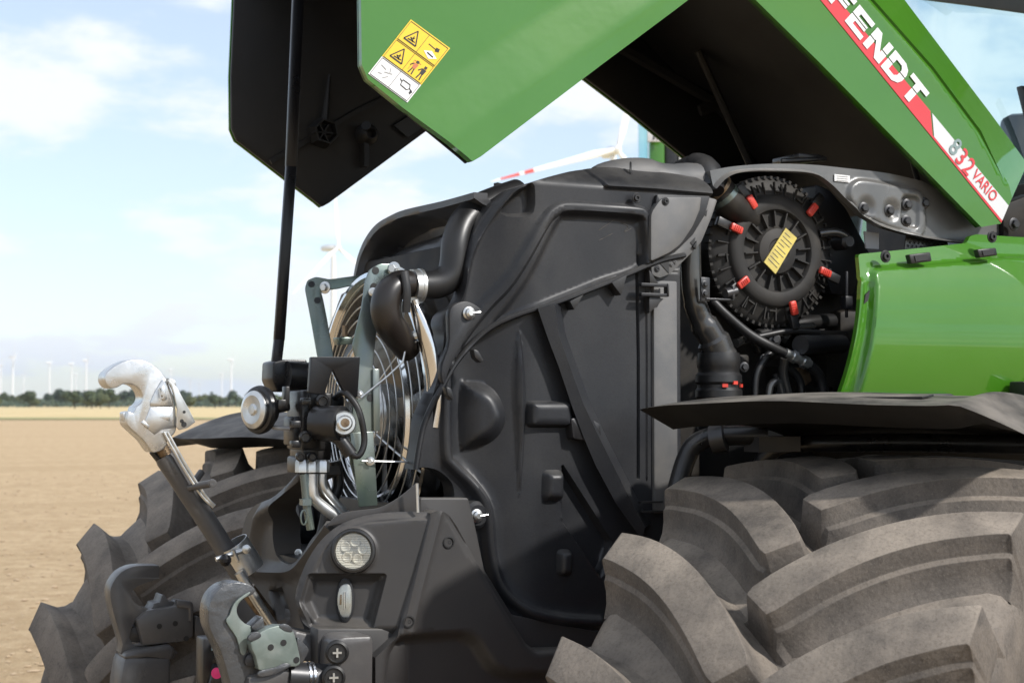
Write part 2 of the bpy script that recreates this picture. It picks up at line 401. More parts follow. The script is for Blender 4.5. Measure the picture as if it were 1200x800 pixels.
mat('dark_glass', lin(.05, .07, .08), .05, spec=.8)
def glassy(name, tint, refl=.12, rough=.02):
    m = bpy.data.materials.new(name); m.use_nodes = True; t = m.node_tree; t.nodes.clear()
    a = t.nodes.new('ShaderNodeBsdfTransparent'); a.inputs[0].default_value = tint; b = t.nodes.new('ShaderNodeBsdfGlossy'); b.inputs['Roughness'].default_value = rough
    lw = t.nodes.new('ShaderNodeLayerWeight'); lw.inputs[0].default_value = .5; pw = t.nodes.new('ShaderNodeMath'); pw.operation = 'POWER'; pw.inputs[1].default_value = 4; t.links.new(lw.outputs['Facing'], pw.inputs[0]); mr = t.nodes.new('ShaderNodeMath'); mr.operation = 'ADD'; mr.inputs[1].default_value = refl * .3; t.links.new(pw.outputs[0], mr.inputs[0])
    mx = t.nodes.new('ShaderNodeMixShader'); t.links.new(mr.outputs[0], mx.inputs[0]); t.links.new(a.outputs[0], mx.inputs[1]); t.links.new(b.outputs[0], mx.inputs[2])
    o = t.nodes.new('ShaderNodeOutputMaterial'); t.links.new(mx.outputs[0], o.inputs[0]); M[name] = m
glassy('cab_glass', lin(.70, .90, .90), .3)
glassy('lens', lin(.92, .92, .90), .25)
def field_material():
    m = bpy.data.materials.new('field'); m.use_nodes = True; t = m.node_tree; b = t.nodes['Principled BSDF']; L = t.links.new; N = t.nodes.new
    c = N('ShaderNodeTexCoord')
    def noise(s, stretch=(1, 1, 1), d=6, r=.6):
        mp = N('ShaderNodeMapping'); mp.inputs['Rotation'].default_value = (0, 0, -TH); mp.inputs['Scale'].default_value = stretch; L(c.outputs['Object'], mp.inputs[0])
        n = N('ShaderNodeTexNoise'); n.inputs['Scale'].default_value = s; n.inputs['Detail'].default_value = d; n.inputs['Roughness'].default_value = r; L(mp.outputs[0], n.inputs['Vector']); return n.outputs[0]
    def mixc(f, a, bb):
        mm = N('ShaderNodeMix'); mm.data_type = 'RGBA'; L(f, mm.inputs[0])
        for i, q in ((6, a), (7, bb)):
            if isinstance(q, tuple): mm.inputs[i].default_value = q
            else: L(q, mm.inputs[i])
        return mm.outputs[2]
    def rng(o, a, bb):
        r = N('ShaderNodeMapRange'); L(o, r.inputs[0]); r.inputs[1].default_value = a; r.inputs[2].default_value = bb; return r.outputs[0]
    c1 = mixc(rng(noise(3.2, (1, 1, 1), 9, .72), .34, .66), lin(.385, .268, .152), lin(.58, .44, .275))
    c1 = mixc(rng(noise(.35, (.12, 1, 1), 4), .5, .75), c1, lin(.41, .295, .17))
    c1 = mixc(rng(noise(14, (1, 1, 1), 5, .75), .56, .70), c1, lin(.66, .53, .36))
    L(c1, b.inputs['Base Color']); b.inputs['Roughness'].default_value = .95; b.inputs['Specular IOR Level'].default_value = .1
    bp = N('ShaderNodeBump'); bp.inputs['Strength'].default_value = .9; bp.inputs['Distance'].default_value = .06; L(noise(6, (1, 1, 1), 9, .75), bp.inputs['Height']); L(bp.outputs[0], b.inputs['Normal'])
    M['field'] = m
field_material()
mat('stubble', lin(.56, .42, .20), .9, var=lin(.62, .49, .26), vscale=.12, vdet=8, var2=lin(.46, .37, .17), v2scale=.05)
mat('verge', lin(.20, .21, .075), .9, var=lin(.36, .31, .13), vscale=.5)

# ------------------------------------------------------------------ the setting
FH = Vector((math.sin(TH), math.cos(TH), 0))
def far(px, dist): return Vector((CAM.x, CAM.y, 0)) + FH * dist + RT * ((px - 600) / F_PX * dist)
g = G(); g.add([(-9000, -9000, 0), (9000, -9000, 0), (9000, 9000, 0), (-9000, 9000, 0)], [(0, 1, 2, 3)])
tag(mk('field', g, 'field'), 'bare tan harvested field around the tractor', kind='structure')
def strip(name, d0, d1, z, m, wob):
    g = G(); n = 60; v = []
    for i in range(n + 1):
        s = -2600 + 5200 * i / n
        for d, w in ((d0, wob), (d1, 0)):
            p = Vector((CAM.x, CAM.y, z)) + FH * (d + w * math.sin(i * 1.7) + w * .6 * math.sin(i * .63)) + RT * s; v.append(p)
    g.add(v, [(2 * i, 2 * i + 2, 2 * i + 3, 2 * i + 1) for i in range(n)]); return mk(name, g, m)
tag(strip('stubble_field', 190, 2600, .03, 'stubble', 2), 'golden stubble field in front of the far trees', kind='structure')
tag(strip('grass_verge', 172, 196, .06, 'verge', 5), 'thin green grass verge between bare soil and stubble', kind='structure')
# clods of earth lying on the near field
g = G(); rs = np.random.RandomState(3)
ico = [(0, 0, 1), (.89, 0, .35), (.28, .85, .35), (-.72, .53, .35), (-.72, -.53, .35), (.28, -.85, .35), (0, 0, -.4)]
icf = [(0, 1, 2), (0, 2, 3), (0, 3, 4), (0, 4, 5), (0, 5, 1), (1, 6, 2), (2, 6, 3), (3, 6, 4), (4, 6, 5), (5, 6, 1)]
for i in range(15000):
    d = 6.0 + 34 * rs.rand() ** 1.6; l = (rs.rand() - .5) * d * 1.3 - .12 * d
    p = Vector((CAM.x, CAM.y, 0)) + FH * d + RT * l; s = .008 + .030 * rs.rand() ** 3
    a = rs.rand() * 6.28; ca, sa = math.cos(a), math.sin(a); sx, sy, sz = s * (.7 + .9 * rs.rand()), s, s * (.4 + .4 * rs.rand())
    g.add([(p.x + (q[0] * ca * sx - q[1] * sa * sy) * (.7 + .6 * rs.rand()), p.y + (q[0] * sa * sx + q[1] * ca * sy) * (.7 + .6 * rs.rand()), q[2] * sz) for q in ico], icf)
tag(mk('soil_clods', g, 'clod', ang=60), 'small dry clods of earth strewn over the bare field', 'soil', kind='stuff')

# far trees
def crown_mesh(seed, w, h, kind):
    rs = np.random.RandomState(seed); g = G()
    lobes = [(rs.uniform(-.55, .55) * w, rs.uniform(-.55, .55) * w, h * rs.uniform(.38, .80), w * rs.uniform(.30, .5)) for _ in range(9)] + [(0, 0, h * .55, w * .55), (0, 0, h * .82, w * .3)]
    for (cx, cy, cz, r) in lobes:
        for k in range(120):
            d = rs.normal(size=3); d /= np.linalg.norm(d); q = np.array([cx, cy, cz]) + d * r * rs.uniform(.7, 1.08) * np.array([1, 1, .85])
            if q[2] < h * .10: continue
            a = rs.normal(size=3); a /= np.linalg.norm(a); b = np.cross(a, d); b /= (np.linalg.norm(b) + 1e-6); a = np.cross(d, b) * .9 + d * rs.uniform(-.5, .5); s = w * rs.uniform(.06, .13)
            g.add([q - a * s, q + b * s * .8, q + a * s, q - b * s * .8], [(0, 1, 2, 3)])
    return mk('crown', g, kind, ang=180, recalc=False)
def trunk_mesh(h):
    g = G(); g.tube([(0, 0, 0), (.05, 0, h * .3), (0, .1, h * .7)], [h * .035, h * .026, h * .01], 8)
    for a in range(4):
        ang = a * 1.6; g.tube([(0, 0, h * (.22 + .06 * a)), (math.cos(ang) * h * .2, math.sin(ang) * h * .2, h * (.5 + .06 * a))], [h * .014, h * .005], 6)
    return mk('trunk', g, 'bark')
protos = []
for i, (w, h, k) in enumerate([(5, 11, 'leaf_dark'), (6, 9, 'leaf_mid'), (7.5, 13, 'leaf_blue'), (4, 7, 'leaf_mid'), (6.5, 10.5, 'leaf_dark'), (3, 12, 'leaf_blue')]):
    a = crown_mesh(20 + i, w, h, k); b = trunk_mesh(h); protos.append((a.data, b.data)); bpy.data.objects.remove(a); bpy.data.objects.remove(b)
TL = ['rounded dark green tree in the far tree line', 'broad olive green tree in the far tree line', 'tall blue-green tree in the far tree line', 'small olive bush at the foot of the far tree line', 'spreading dark tree in the far tree line', 'narrow tall tree standing out of the far tree line']
rs = np.random.RandomState(11)
spots = []
x = -60
while x < 460:
    x += rs.uniform(4.0, 9.5); k = rs.choice([0, 1, 2, 4, 4, 0, 2, 3, 3, 5], 1)[0]; spots.append((x, rs.uniform(760, 1050) if k != 3 else rs.uniform(560, 720), k))
for x, d in ((88, 560), (118, 600), (300, 600), (108, 590), (252, 620), (128, 640)): spots.append((x, d, 1 if x % 4 else 4))
for x, d, k in spots:
    p = far(x, d); t = empty('tree', p, TL[k], 'tree', 'trees of the far tree line'); t.rotation_euler.z = rs.uniform(0, 6); s = rs.uniform(.5, .82); t.scale = (s * rs.uniform(.9, 1.3), s * rs.uniform(.9, 1.3), s)
    link('crown', protos[k][0], t); link('trunk', protos[k][1], t)
# low scrub under the tree line
g = G()
for i in range(5000):
    p = far(rs.uniform(-120, 520), rs.uniform(800, 1120)); q = p + Vector((rs.normal() * 1.5, rs.normal() * 1.5, rs.uniform(.2, 3.4))); a = Vector(rs.normal(size=3)).normalized(); b = a.orthogonal().normalized(); s = rs.uniform(.6, 1.5)
    g.add([q - a * s, q + b * s, q + a * s, q - b * s], [(0, 1, 2, 3)])
tag(mk('scrub', g, 'leaf_blue', ang=180, recalc=False), 'low dark scrub filling the foot of the far tree line', 'scrub', kind='stuff')

# wind turbines: hub pixel, distance, rotor angle
def turbine_parts():
    g = G(); g.lathe((0, 0, 0), (0, 0, 1), [(2.3, 0), (2.0, 30), (1.6, 70), (1.25, 98)], 20); tw = mk('tower', g, 'turbine')
    g = G(); g.lathe((0, 3.5, 100), (0, -1, 0), [(0, -6), (1.6, -5.4), (2.1, -2), (2.1, 2.5), (1.7, 4.5), (1.5, 5)], 20); g.lathe((0, -2.6, 100), (0, -1, 0), [(1.6, 0), (1.7, 1.2), (1.3, 2.6), (0, 3.4)], 20); na = mk('nacelle', g, 'turbine')
    g = G(); v = []; st = [(1.2, .9, .9), (4, 1.0, .7), (9, 1.5, .45), (20, 1.15, .32), (34, .8, .22), (36, .76, .21), (40, .65, .19), (42, .6, .18), (50, .36, .1), (54, .12, .05)]
    for r, c, th in st:
        for j in range(8):
            a = 2 * math.pi * j / 8; v.append((math.cos(a) * c + c * .3, math.sin(a) * th, r))
    for i in range(len(st) - 1):
        red = 1 if i in (5, 7) else 0
        for j in range(8): g.f.append((i * 8 + j, i * 8 + (j + 1) % 8, (i + 1) * 8 + (j + 1) % 8, (i + 1) * 8 + j)); g.m.append(red)
    g.v = v; bl = mk('blade', g, ['turbine', 'turbine_red']); g2 = G(); g2.v = v; g2.f = g.f[:]; g2.m = [0] * len(g.m); bl2 = mk('blade', g2, ['turbine', 'turbine_red'])
    r = [o.data for o in (tw, na, bl, bl2)]
    for o in (tw, na, bl, bl2): bpy.data.objects.remove(o)
    return r
TW, NA, BL, BL2 = turbine_parts()
def turbine(px, py, dist, ang, yaw, label, group=None, red=False, hubz=100):
    p = far(px, dist); z = CAM.z + (HOR - py) / F_PX * dist; t = empty('wind_turbine', p, label, 'wind turbine', group)
    s = z / 100; t.scale = (s, s, s); t.rotation_euler.z = -TH + yaw
    link('tower', TW, t); link('nacelle', NA, t)
    for k in range(3): link('blade', BL if red else BL2, t, Matrix.Translation((0, -4, 100)) @ Matrix.Rotation(math.radians(ang + 120 * k), 4, 'Y'))
turbine(719, 176, 690, 14, .35, 'large wind turbine with red banded blades behind the dark shroud', red=True)
turbine(390, 290, 1020, -6, 1.0, 'wind turbine seen through the gap above the fan brackets')
for i, (px, py) in enumerate([(1, 428), (15, 418), (28, 439), (58, 425), (84, 426), (89, 438), (101, 422), (200, 433), (223, 446), (234, 450), (260, 438), (271, 421)]):
    d = {439: 4800, 438: 4600, 446: 5200, 450: 5600}.get(py, 98 * F_PX / (HOR - py))
    turbine(px, py, d, random.uniform(0, 120), math.pi / 2 - math.atan((px - 600) / F_PX) + random.uniform(-.10, .10), 'small distant white wind turbine standing above the far trees', 'distant wind turbines')

# green machine parked beyond the tractor
E_ = far(900, 12.0)
t = empty('harvester', E_, 'green harvester with teal window parked beyond the raised hood', 'harvester'); t.rotation_euler.z = -TH
def loc(px, py, dy=0):   # picture point to the machine's own coordinates at its front face
    return ((px - 900) / F_PX * 12.0, dy, CAM.z + (HOR - py) / F_PX * 12.0)
def mbox(name, px0, px1, z0, z1, y0, y1, m, bev=.02):
    a = loc(px0, 0)[0]; b = loc(px1, 0)[0]; g = G(); g.box(((a + b) / 2, (y0 + y1) / 2, (z0 + z1) / 2), (b - a, y1 - y0, z1 - z0)); return mk(name, g, m, t, bevel=bev)
mbox('body', 762, 1040, .9, 2.9, .25, 4.5, 'green'); mbox('corner_post', 762, 780, 2.9, 4.0, 0, .12, 'green'); mbox('grille', 780.5, 797, 2.9, 4.0, .06, .2, 'black_paint'); mbox('white_post', 797.5, 803, 2.9, 4.0, .05, .3, 'white', .01)
mbox('glass', 750, 761.5, 2.9, 4.0, .05, .16, 'cab_glass', .05); mbox('rear_wall', 803.5, 1040, 2.9, 4.0, .1, .5, 'green')
pl = mbox('plate', 759, 776, 3.62, 3.75, -.06, -.03, 'white', .005)
g = G(); a = loc(766, 0)[0]; b = loc(771, 0)[0]; zc = 3.68; w = .012
for p, q in (((a, zc - .045), ((a + b) / 2, zc + .045)), (((a + b) / 2, zc + .045), (b, zc - .045)), ((a * .7 + b * .3, zc - .01), (a * .3 + b * .7, zc - .01))):
    g.tube([(p[0], -.062, p[1]), (q[0], -.062, q[1])], .006, 6)
mk('letter', g, 'print_black', pl)
for px in (790, 1010):
    g = G(); g.lathe((loc(px, 0)[0] - .18, 1.2, .85), (1, 0, 0), [(.45, 0), (.75, .02), (.85, .08), (.85, .34), (.75, .4), (.45, .42), (.3, .3), (0, .3)], 36); mk('wheel', g, 'tyre_far', t)

# ------------------------------------------------------------------ the tractor
T = empty('tractor', (0, 0, 0), 'green tractor with its hood raised over a black cooling shroud', 'tractor')

# ---- front wheels (steered to the left) and their fenders
R_, HW = .80, .315
def carc(s): return .7305 - .024 * (abs(s) / .3) ** 2.2
def lug_mesh(side, mname):
    """one tread bar in wheel coordinates: X heading, Y to the left, Z up, lug 0 on top"""
    prof = [(-.080, -.014), (-.060, .002), (-.047, .020), (-.0405, .052), (-.0370, .0700), (.0330, .0700), (.0385, .041), (.0475, .0370), (.0515, .020), (.063, .003), (.086, -.014)]
    ns = 17; rows = []; LA = .242
    gg = lambda u: .50 * u + .50 * (1 - (1 - u) ** 2.2)
    S = lambda u: .012 + (HW - .012) * u
    Apos = lambda u: -LA * gg(u)
    def frame(u):
        e = 1e-3; u0, u1 = max(0, u - e), min(1, u + e); ds, da = S(u1) - S(u0), Apos(u1) - Apos(u0); q = math.hypot(ds, da); t = (ds / q, da / q); n = (-t[1], t[0])
        w = max(0, (u - .72) / .28); w = w * w * (3 - 2 * w); n = (n[0] * (1 - w), n[1] * (1 - w) + w); q = math.hypot(*n); return t, (n[0] / q, n[1] / q)
    def row(u, back, wid, hf):
        t, n = frame(u); r = []
        for a, h in prof:
            s = S(u) - t[0] * back + n[0] * a * wid; ar = Apos(u) - t[1] * back + n[1] * a * wid; r.append((carc(min(abs(s), .32)) + hf(h), ar / .765, s))
        rows.append(r)
    row(0, .046, .94, lambda h: min(h, -.014)); row(0, .030, .88, lambda h: min(h, .010)); row(0, .016, .80, lambda h: h * .985); row(0, .002, .94, lambda h: h)
    for i in range(1, ns): row(i / (ns - 1), 0, .98 + .05 * i / (ns - 1), lambda h: h)
    p1 = Apos(1) / .765
    rows.append([(carc(.315) + h - .003 if h > .0 else carc(.315) + h, p1 + a * 1.06 / .765, HW + .004) for a, h in prof])
    rows.append([(carc(.315) + h * .8 - .055, p1 + a * 1.05 / .765, HW + .012) for a, h in prof])
    rows.append([(carc(.315) - .125 + h * .35, p1 + .012 + a * 1.0 / .765, HW - .002) for a, h in prof])
    rows.append([(carc(.315) - .20, p1 + .03 + a * .7 / .765, HW - .040) for a, h in prof])
    k = len(prof); g = G(); vs = []
    for r in rows:
        for rr, ph, s in r: vs.append((rr * math.sin(ph), s * side, rr * math.cos(ph)))
    fs = [(i * k + j, i * k + j + 1, (i + 1) * k + j + 1, (i + 1) * k + j) for i in range(len(rows) - 1) for j in range(k - 1)]
    if side > 0: fs = [f[::-1] for f in fs]
    g.add(vs, fs); o = mk('lug', g, mname, ang=24, recalc=False)
    bm = bmesh.new(); bm.from_mesh(o.data)
    ed = [e for e in bm.edges if len(e.link_faces) == 2 and e.calc_face_angle(0) > math.radians(24)]
    bmesh.ops.bevel(bm, geom=ed, offset=.0022, segments=2, profile=.5, affect='EDGES', clamp_overlap=True); bm.to_mesh(o.data); bm.free()
    me = o.data; me.polygons.foreach_set('use_smooth', [True] * len(me.polygons)); me.set_sharp_from_angle(angle=math.radians(40))
    bpy.data.objects.remove(o); return me
def wheel(c, st, phase, nlug, mname, label):
    h = Vector((-math.cos(st), -math.sin(st), 0)); a = Vector((math.sin(st), -math.cos(st), 0))
    mw = Matrix(((h.x, a.x, 0, c[0]), (h.y, a.y, 0, c[1]), (0, 0, 1, c[2]), (0, 0, 0, 1)))
    half = [(carc(.30) - .010, .306), (.685, .320), (.655, .327), (.58, .330), (.50, .302), (.44, .25)]
    prof = [(r, -s) for r, s in half[::-1]] + [(carc(s) - .004, s) for s in np.linspace(-.288, .288, 13)] + half
    g = G(); g.lathe((0, 0, 0), (0, 1, 0), prof, 120, cap=False); ty = mk('front_tyre', g, mname, T, ang=60, mw=mw); ty['label'] = label
    ml, mr = lug_mesh(1, mname), lug_mesh(-1, mname); D = 2 * math.pi / nlug
    for k in range(nlug):
        link('lug', mr, ty, Matrix.Rotation(phase + k * D, 4, 'Y')); link('lug', ml, ty, Matrix.Rotation(phase + (k + .5) * D, 4, 'Y'))
    g = G(); g.lathe((0, 0, 0), (0, 1, 0), [(.45, -.25), (.43, -.20), (.41, -.15), (.40, .05), (.25, .08), (.14, .12), (.14, .2), (0, .2)], 48); mk('rim', g, 'rim', ty)
    return mw
CN, SN, PN = (.149, -.933, .80), .511, .560
CF, SF, PF = (-.198, .917, .80), .425, .760
MN = wheel(CN, SN, PN, 20, 'tyre', 'dusty front tyre on the near side with large tread bars')
MF = wheel(CF, SF, PF, 20, 'tyre', 'dusty front tyre on the far side of the radiator')
def fender(mw, inner, outer, zc, fr, rr, droop, label, th=.034):
    """wheel coordinates; inner/outer lateral edges (outer has the dropped lip)"""
    g = G(); nu, nv = 34, 40; top = []; bot = []
    sg = 1 if outer > inner else -1
    def pt(u, w, dz=0):
        z = zc - droop * max(0, u - .0) ** 2 - .40 * max(0, -u - .05) ** 2
        z -= .010 * (1 - min(1, w / .14)) ** 2
        lip = max(0, (w - .86) / .14); z -= .050 * lip ** 1.3
        z += .010 * math.exp(-((w - .865) / .03) ** 2) * math.exp(-((u - .08) / .14) ** 2)
        z += .008 * math.exp(-((w - .40) / .22) ** 2)
        return mw @ Vector((u, inner + (outer - inner) * w, z - mw.translation.z + dz)), lip
    for i in range(nu + 1):
        for j in range(nv + 1):
            w = j / nv; cor = .07 * max(0, (w - .78) / .22) ** 2 + .03 * max(0, (.10 - w) / .10) ** 2
            u = (fr - cor) + (rr - fr + cor) * i / nu
            p, lip = pt(u, w); top.append(p)
            ub = min(u, fr - cor - .10); wb = .02 + .95 * w; q, _ = pt(ub, wb, -th * (1 - .5 * lip)); bot.append(q)
    n = len(top); q = nv + 1
    f = [(i * q + j, i * q + j + 1, (i + 1) * q + j + 1, (i + 1) * q + j) for i in range(nu) for j in range(nv)]
    f2 = [tuple(x + n for x in r[::-1]) for r in f]
    bd = [i * q for i in range(nu + 1)] + [nu * q + j for j in range(1, q)] + [i * q + nv for i in range(nu - 1, -1, -1)] + [j for j in range(nv - 1, 0, -1)]
    f3 = [(bd[i], bd[(i + 1) % len(bd)], bd[(i + 1) % len(bd)] + n, bd[i] + n) for i in range(len(bd))]
    g.add(top + bot, f + f2 + f3); o = mk('fender', g, 'fender', T, ang=40); o['label'] = label
    mid = inner * .75 + outer * .25
    zb = zc - mw.translation.z
    g = G(); g.tube([mw @ Vector(p) for p in spl([(-.30, inner - sg * .06, -.1), (-.30, inner - sg * .06, .55), (-.30, inner - sg * .03, .78), (-.30, mid, zb - .09), (-.30, outer * .8, zb - .09)], 6)], .018, 12); mk('bracket', g, 'black_paint', o)
    return o
fn = fender(MN, -.335, .314, 1.703, .310, -.50, .17, 'dusty black fender over the near front tyre', .046)
ff = fender(MF, .320, -.314, 1.665, .33, -.50, .60, 'black fender over the far front tyre', .06)
# lettering panel embossed on the fender top
g = G(); zt = 1.702 - .8 + .004
g.prism([MN @ Vector(q) for q in ((.20, -.13, zt - .0052), (.20, .14, zt - .004), (.145, .14, zt + .0002), (.145, -.13, zt - .0002))], (0, 0, 1), .004); mk('embossed_panel', g, 'fender', fn, bevel=.001)
# bracket bar below the near fender
g = G(); g.tube([W(*p) for p in ()] or spl([W(793, 575, y=-.47), W(803, 540, y=-.47), W(815, 520, y=-.48), W(840, 511, y=-.50), W(900, 510, y=-.56)], 6), .0195, 14); mk('stay_bar', g, 'black_paint', T)
g = G(); g.tube([W(834, 515, y=-.50), W(850, 512, y=-.52)], .028, 14); g.box(W(905, 520, y=-.55), (.10, .05, .03)); mk('stay_sleeve', g, 'steel_dark', T)

# ---- chassis, axle, engine mass (mostly hidden)
g = G(); g.tube([(CN[0] - .05, -.72, .80), (0, -.3, .82), (0, .3, .82), (CF[0] + .05, .72, .80)], [.11, .13, .13, .11], 16); g.box((-.02, -.72, .80), (.2, .16, .36)); g.box((-.02, .72, .80), (.2, .16, .36)); mk('front_axle', g, 'engine', T, bevel=.01)
g = G(); g.box((.55, 0, .98), (2.1, .52, .46)); mk('chassis_frame', g, 'engine', T, bevel=.02)
g = G(); g.box((.70, .06, 1.62), (1.02, .42, .86)); g.box((.62, -.17, 1.45), (.5, .08, .5)); g.box((.9, -.14, 1.85), (.5, .1, .12)); mk('engine_block', g, 'engine', T, bevel=.02)
g = G(); g.box((.80, -.36, 1.54), (1.25, .12, .28)); mk('shade_backing', g, 'black_matte', T, bevel=.02)  # added flat-black box standing in for the shade under the fender
g = G(); g.box((1.32, 0, 1.75), (.05, 1.0, 1.0)); mk('firewall', g, 'engine', T, bevel=.01)

# ---- hood (raised)
HY = -.393
hp = PY(HY)
side_px = [(1150, 266), (1173, 262), (1190, 222)]
crease = [(1181, 210), (1150, 154), (1094, 79), (1024, 0), (905, -135), (760, -300), (640, -400)]
nose = [(520, -440), (452, -330), (430, -180), (423, 0), (424, 76), (431, 93), (441, 101)]
tip = [(541, 183), (549.5, 190.5), (559, 185)]
arch = [(700, 78), (790, 11), (825, -16), (843, -24), (859, -22), (876, -9), (960, 73)]
outline = side_px[:2] + [(1186, 232)] + crease + nose + tip + arch
hood = relief('hood', hp, outline, [lambda P, pl: fold((462, 128), (655, 0), .16, .012, .10)(P, pl) * (P[:, 0] < pl.uv(845, -20)[0]), ridge(crease[:5], .012, -.006)], 'green', T, st=.012, thick=.020, ang=50)
hood['label'] = 'raised green hood with its lower edge arched open'
def mir(p): return Vector((p.x, -p.y, p.z))
# inner skin of the near side, far side panel (outside green, inside dark)
in_pts = [hp.p(*q) for q in outline]
g = G(); g.prism([Vector((p.x, HY + .0125, p.z)) for p in in_pts], (0, -1, 0), .006); mk('near_inner_skin', g, 'hood_inner', hood)
sh = {(1150, 266): 1, (1173, 262): 1, (960, 73): .33}
far_pts = [p + Vector((.045, 0, .045)) * sh.get(tuple(q), 0) for p, q in zip(in_pts, outline)]
g = G(); g.prism([Vector((p.x, -HY, p.z)) for p in far_pts], (0, -1, 0), .012); fs = mk('far_side_panel', g, 'hood_inner', hood, bevel=.003); fs['label'] = 'far side panel of the hood seen from its dark inside'
g = G(); g.prism([Vector((p.x, -HY + .020, p.z)) for p in far_pts], (0, -1, 0), .006); mk('far_outer_skin', g, 'green', hood)
# shoulder strip and top panel
cre3 = [hp.p(*q) for q in crease]
topl = [W(*q, y=-.315) for q in [(1204, 192), (1163, 136), (1110, 66), (1060, 0), (940, -150), (795, -330), (655, -450)]]
def skin(nm, rows, outm, inm, th, cen):
    """strip between two rows of points, painted outside, dark lining inside (towards cen)"""
    A, B = rows; k = len(A); V = list(A) + list(B); Nn = []
    for i in range(k):
        j = min(i, k - 2); n = (A[j + 1] - A[j]).cross(B[j] - A[j]).normalized()
        if n.dot(cen - A[i]) < 0: n = -n
        Nn.append(n)
    V2 = [V[i] + Nn[i % k] * th for i in range(2 * k)]; F = [(i, i + 1, k + i + 1, k + i) for i in range(k - 1)]
    g = G(); g.add(V, F, 0); g.add(V2, F, 1)
    g.add([V[0], V[k], V2[k], V2[0]], [(0, 1, 2, 3)], 0); g.add([V[k - 1], V[2 * k - 1], V2[2 * k - 1], V2[k - 1]], [(0, 1, 2, 3)], 0)
    for o_ in (0, k): g.add(V[o_:o_ + k] + V2[o_:o_ + k], [(i, i + 1, k + i + 1, k + i) for i in range(k - 1)], 0)
    return mk(nm, g, [outm, inm], hood, recalc=False)
hcen = hp.p(760, -20); hcen.y = 0
cre3[0] = hp.p(1186, 232)
skin('shoulder_panel', (cre3, topl), 'green', 'hood_inner', .008, hcen)
skin('shoulder_panel', ([mir(p) for p in cre3], [mir(p) for p in topl]), 'green', 'hood_inner', .008, hcen)
skin('top_panel', (topl, [mir(p) for p in topl]), 'green', 'hood_inner', .010, hcen)
ln = [p + (hcen - p).normalized() * .035 for p in cre3]; ln = [Vector((p.x, HY + .012, p.z)) for p in ln]
skin('inner_liner', (ln, [mir(p) for p in ln]), 'hood_inner', 'hood_inner', .006, hcen)
nz = [hp.p(*q) for q in [crease[-1]] + nose[:3]]
skin('nose_grille', (nz, [mir(p) for p in nz]), 'plastic_dark', 'hood_inner', .02, hcen)
# ribs and rods inside the hood
for a, b, y_, r_ in (((818, 60), (880, 195), .22, .010), ((930, 105), (790, 20), .22, .010), ((1062, 165), (1083, 238), -.30, .006)):
    g = G(); g.tube([W(*a, y=y_), W(*b, y=y_)], r_, 8); mk('inner_rod', g, 'hood_inner', hood)
for (x0, y0), (x1, y1) in (((700, 40), (960, 190)), ((760, 20), (1000, 165)), ((820, 130), (1000, 60))):
    g = G(); g.tube([W(x0, y0, y=.33), W(x1, y1, y=.33)], .016, 6, flat=.5); mk('inner_rib', g, 'hood_inner', hood)
# fittings inside the far cheek
fy = .375
g = G(); g.lathe(W(378, 156, y=fy), (0, -1, 0), [(.036, -.012), (.034, .012), (.030, .03), (.026, .03), (.024, .008), (0, .008)], 6)
for k in range(6):
    a = k * math.pi / 3; c = W(378, 156, y=fy - .02); g.box(c + Vector((math.cos(a), 0, math.sin(a))) * .012, (.022, .02, .003), (Vector((math.cos(a), 0, math.sin(a))), Vector((0, 1, 0)), Vector((-math.sin(a), 0, math.cos(a)))))
g.tube([W(381, 142, y=fy), W(386, 88, y=fy + .004)], [.010, .003], 8); mk('hood_bracket', g, 'hood_inner', hood)
g = G(); g.lathe(W(430, 158, y=fy), (0, -1, 0), [(.026, -.012), (.024, .014), (.014, .03), (.012, .03), (.009, .012), (0, .012)], 20); g.box(W(427, 182, y=fy), (.012, .03, .055)); g.tube([W(430, 150, y=fy - .02), W(429, 147, y=fy - .03)], .012, 10); mk('hood_socket', g, 'hood_inner', hood)
g = G(); g.prism([W(*q, y=.378) for q in ((462, 147), (484, 133), (494, 150), (478, 161))], (0, -1, 0), .004); mk('rubber_pad', g, 'print_black', hood)
g = G(); g.prism([W(*q, y=.379) for q in ((316, 187), (420, 127), (500, 88), (504, 93), (422, 132), (319, 192))], (0, -1, 0), .006); mk('inner_crease', g, 'hood_inner', hood)

